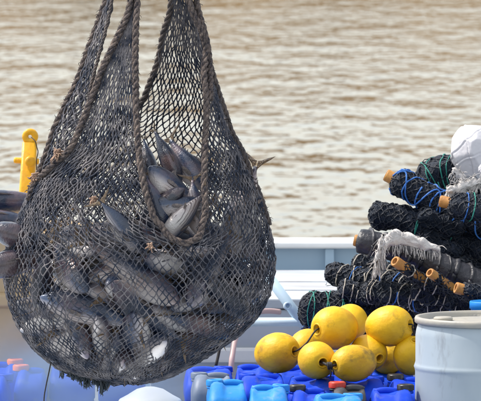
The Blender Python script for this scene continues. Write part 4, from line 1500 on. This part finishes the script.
# ------------------------------------------------------------------ frayed rags and white sack
def rag(label, pts, Y, wpx_, nfib, flen, down=0.8):
    P = resample([W(x, y, Y + dy) for x, y, dy in pts], 0.008)
    n = len(P)
    wm = wpx_ * Y / FPX
    nv = 9
    G = np.zeros((n, nv, 3))
    root = empty('frayed_rag', P[0])
    tag(root, label, 'rag', 'frayed white rags on the rolls')
    for i in range(n):
        s = i / (n - 1)
        ww = wm * (0.5 + 0.6 * math.sin(math.pi * min(1, s * 0.9 + 0.1))) * (1 + 0.4 * mnoise.noise((s * 6, pts[0][0], 0)))
        for j in range(nv):
            t = j / (nv - 1) - 0.5
            z = t * ww
            yy_ = -0.012 - 0.012 * math.cos(t * 3) + 0.012 * mnoise.noise((s * 9, t * 5, pts[0][1]))
            G[i, j] = P[i] + np.array([0.010 * mnoise.noise((s * 8, t * 6, 3)), yy_, z + 0.010 * mnoise.noise((s * 12, t * 3, 7))])
    mb = MB(); mb.grid(G); mb.build('cloth', M['rag'], root, solid=0.004)
    mb = MB()
    for _ in range(nfib):
        i = random.randrange(n); j = random.choice((0, 0, 0, 1, nv - 1))
        b = G[i, j]
        l = flen * random.uniform(0.4, 1.2)
        sg = -1 if j < nv / 2 else 1
        d = np.array([random.gauss(-0.1, 0.5), -0.3 - 0.4 * random.random(), sg * random.uniform(0.2, 1) - down * 0.4])
        d /= np.linalg.norm(d)
        e = b + d * l + np.array([0, 0, -0.25 * l])
        mb.tube(resample([b, b + d * l * 0.5 + rng.standard_normal(3) * 0.05 * l, e], l / 4), [random.uniform(0.0015, 0.003)] * len(resample([b, b + d * l * 0.5, e], l / 4)) if False else random.uniform(0.0008, 0.0016), 3)
    o = mb.build('loose_threads', M['rag'], root); o['kind'] = 'stuff'


rag('long frayed white rag draped over the black wrapped pole', [(376, 266, 0), (380, 252, 0.0), (388, 240, 0.0), (402, 238, 0.02), (420, 243, 0.02), (440, 249, 0.03)], 22.30, 13, 120, 0.035, 1.8)
rag('white tattered rag hanging at the left end of the wrapped pole', [(384, 238, 0), (379, 250, -0.01), (375, 262, -0.015)], 22.24, 17, 110, 0.045, 2.2)
rag('fluffy white rag beside the bamboo butt below the sack', [(446, 190, 0), (458, 189, 0), (470, 184, 0), (481, 181, 0)], 22.40, 11, 220, 0.04, 0.3)
rag('small white rag scrap tucked under the sack edge', [(452, 170, 0), (459, 174, 0), (466, 178, 0)], 22.62, 9, 40, 0.025, 0.2)


def sack(label, c, sx, sy, sz, seed):
    rs = random.Random(seed)
    planes = []
    for n_, d_ in (((-.8, -.3, .55), .93), ((-.85, -.2, -.5), .86), ((-.3, -.6, .75), .92), ((.1, -.2, 1), .93), ((-.35, -.85, -.3), .86), ((.3, -.9, .1), .90),
                   ((.5, -.5, -.7), .9), ((0, -.3, -1), .97), ((.9, -.1, .3), .95), ((.8, -.3, -.5), .95), ((-.6, .6, .5), .95), ((.3, .8, .5), .95), ((-.4, .8, -.4), .9),
                   ((.5, .8, -.3), .95), ((-1, 0, .05), .97), ((.4, -.6, .7), .93), ((-.6, -.7, .15), .90)):
        v = Vector(n_).normalized()
        planes.append(((v + Vector((rs.gauss(0, .08), rs.gauss(0, .08), rs.gauss(0, .08)))).normalized(), d_))
    folds = [(Vector((0.9, -0.1, 0.25)).normalized(), -0.15, 1.0), (Vector((0.25, -0.2, -0.9)).normalized(), 0.25, 0.8), (Vector((-0.6, 0.2, 0.7)).normalized(), 0.45, 0.6)]
    bm = bmesh.new()
    bmesh.ops.create_icosphere(bm, subdivisions=6, radius=1.0)
    for v in bm.verts:
        d = v.co.normalized()
        acc = 1.12 ** -60
        for n, o_ in planes:
            q = d.dot(n)
            if q > 0.05:
                acc += (o_ / q) ** -60
        r = acc ** (-1 / 60)
        w = Vector((seed * 1.3, 0, 0))
        ridge = (1 - abs(mnoise.noise(d * 3.1 + w)) * 2.2) * 0.004 + (1 - abs(mnoise.noise(d * 7.0 + w)) * 2.2) * 0.006
        for q_, (n_, o_, w_) in enumerate(folds):
            e_ = d.dot(n_) - o_ + 0.05 * mnoise.noise(d * 2.5 + w)
            ridge += (0.030 * math.exp(-((e_ - 0.05) / 0.05) ** 2) - 0.050 * math.exp(-(e_ / 0.022) ** 2)) * w_
        r += ridge
        v.co = Vector((d.x * sx, d.y * sy, d.z * sz)) * r
    me = bpy.data.meshes.new('sack')
    bm.to_mesh(me); bm.free()
    o = link('plastic_sack', me, M['sack'], None, True)
    o.location = c
    tag(o, label, 'sack')
    return o


s1 = sack('crumpled white plastic sack on top of the net stack', W(474, 153, 22.8), 0.094, 0.09, 0.108, 5)
s2 = sack('small pinkish white bundle against the right side of the sack', W(488, 170, 22.55), 0.038, 0.035, 0.036, 8)


# ------------------------------------------------------------------ cold mist drifting over the lower left
def mist(name, c, rx, ry, rz, dens, seed):
    bm = bmesh.new()
    bmesh.ops.create_icosphere(bm, subdivisions=4, radius=1.0)
    me = bpy.data.meshes.new(name)
    bm.to_mesh(me); bm.free()
    o = link(name, me, None, None, True)
    o.location = c
    o.scale = (rx, ry, rz)
    m = bpy.data.materials.new('cold_mist')
    m.use_nodes = True
    nt = m.node_tree
    N, L = nt.nodes, nt.links
    N.remove(N['Principled BSDF'])
    pv = N.new('ShaderNodeVolumePrincipled')
    pv.inputs['Color'].default_value = (0.42, 0.62, 1.0, 1)
    pv.inputs['Anisotropy'].default_value = 0.1
    tc = N.new('ShaderNodeTexCoord')
    ln = N.new('ShaderNodeVectorMath'); ln.operation = 'LENGTH'
    L.new(tc.outputs['Object'], ln.inputs[0])
    fo = N.new('ShaderNodeMapRange'); fo.interpolation_type = 'SMOOTHSTEP'
    fo.inputs['From Min'].default_value, fo.inputs['From Max'].default_value = 1.0, 0.25
    L.new(ln.outputs['Value'], fo.inputs['Value'])
    nz = N.new('ShaderNodeTexNoise'); nz.inputs['Scale'].default_value = 2.3; nz.inputs['Detail'].default_value = 3
    mp = N.new('ShaderNodeMapping'); mp.inputs['Location'].default_value = (seed, 0, 0)
    L.new(tc.outputs['Object'], mp.inputs[0]); L.new(mp.outputs[0], nz.inputs['Vector'])
    nr = N.new('ShaderNodeMapRange'); nr.inputs['From Min'].default_value, nr.inputs['From Max'].default_value = 0.30, 0.68
    L.new(nz.outputs['Fac'], nr.inputs['Value'])
    m1 = N.new('ShaderNodeMath'); m1.operation = 'MULTIPLY'
    L.new(fo.outputs[0], m1.inputs[0]); L.new(nr.outputs[0], m1.inputs[1])
    m2 = N.new('ShaderNodeMath'); m2.operation = 'MULTIPLY'; m2.inputs[1].default_value = dens
    L.new(m1.outputs[0], m2.inputs[0]); L.new(m2.outputs[0], pv.inputs['Density'])
    L.new(pv.outputs[0], N['Material Output'].inputs['Volume'])
    o.data.materials.append(m)
    tag(o, 'pale blue cold mist drifting over the cans at lower left', 'mist', kind='stuff')
    return o


mist('mist', W(88, 380, 21.3), 0.54, 0.62, 0.36, 2.5, 1.0)
scene.cycles.volume_step_rate = 2.0
scene.cycles.volume_max_steps = 64
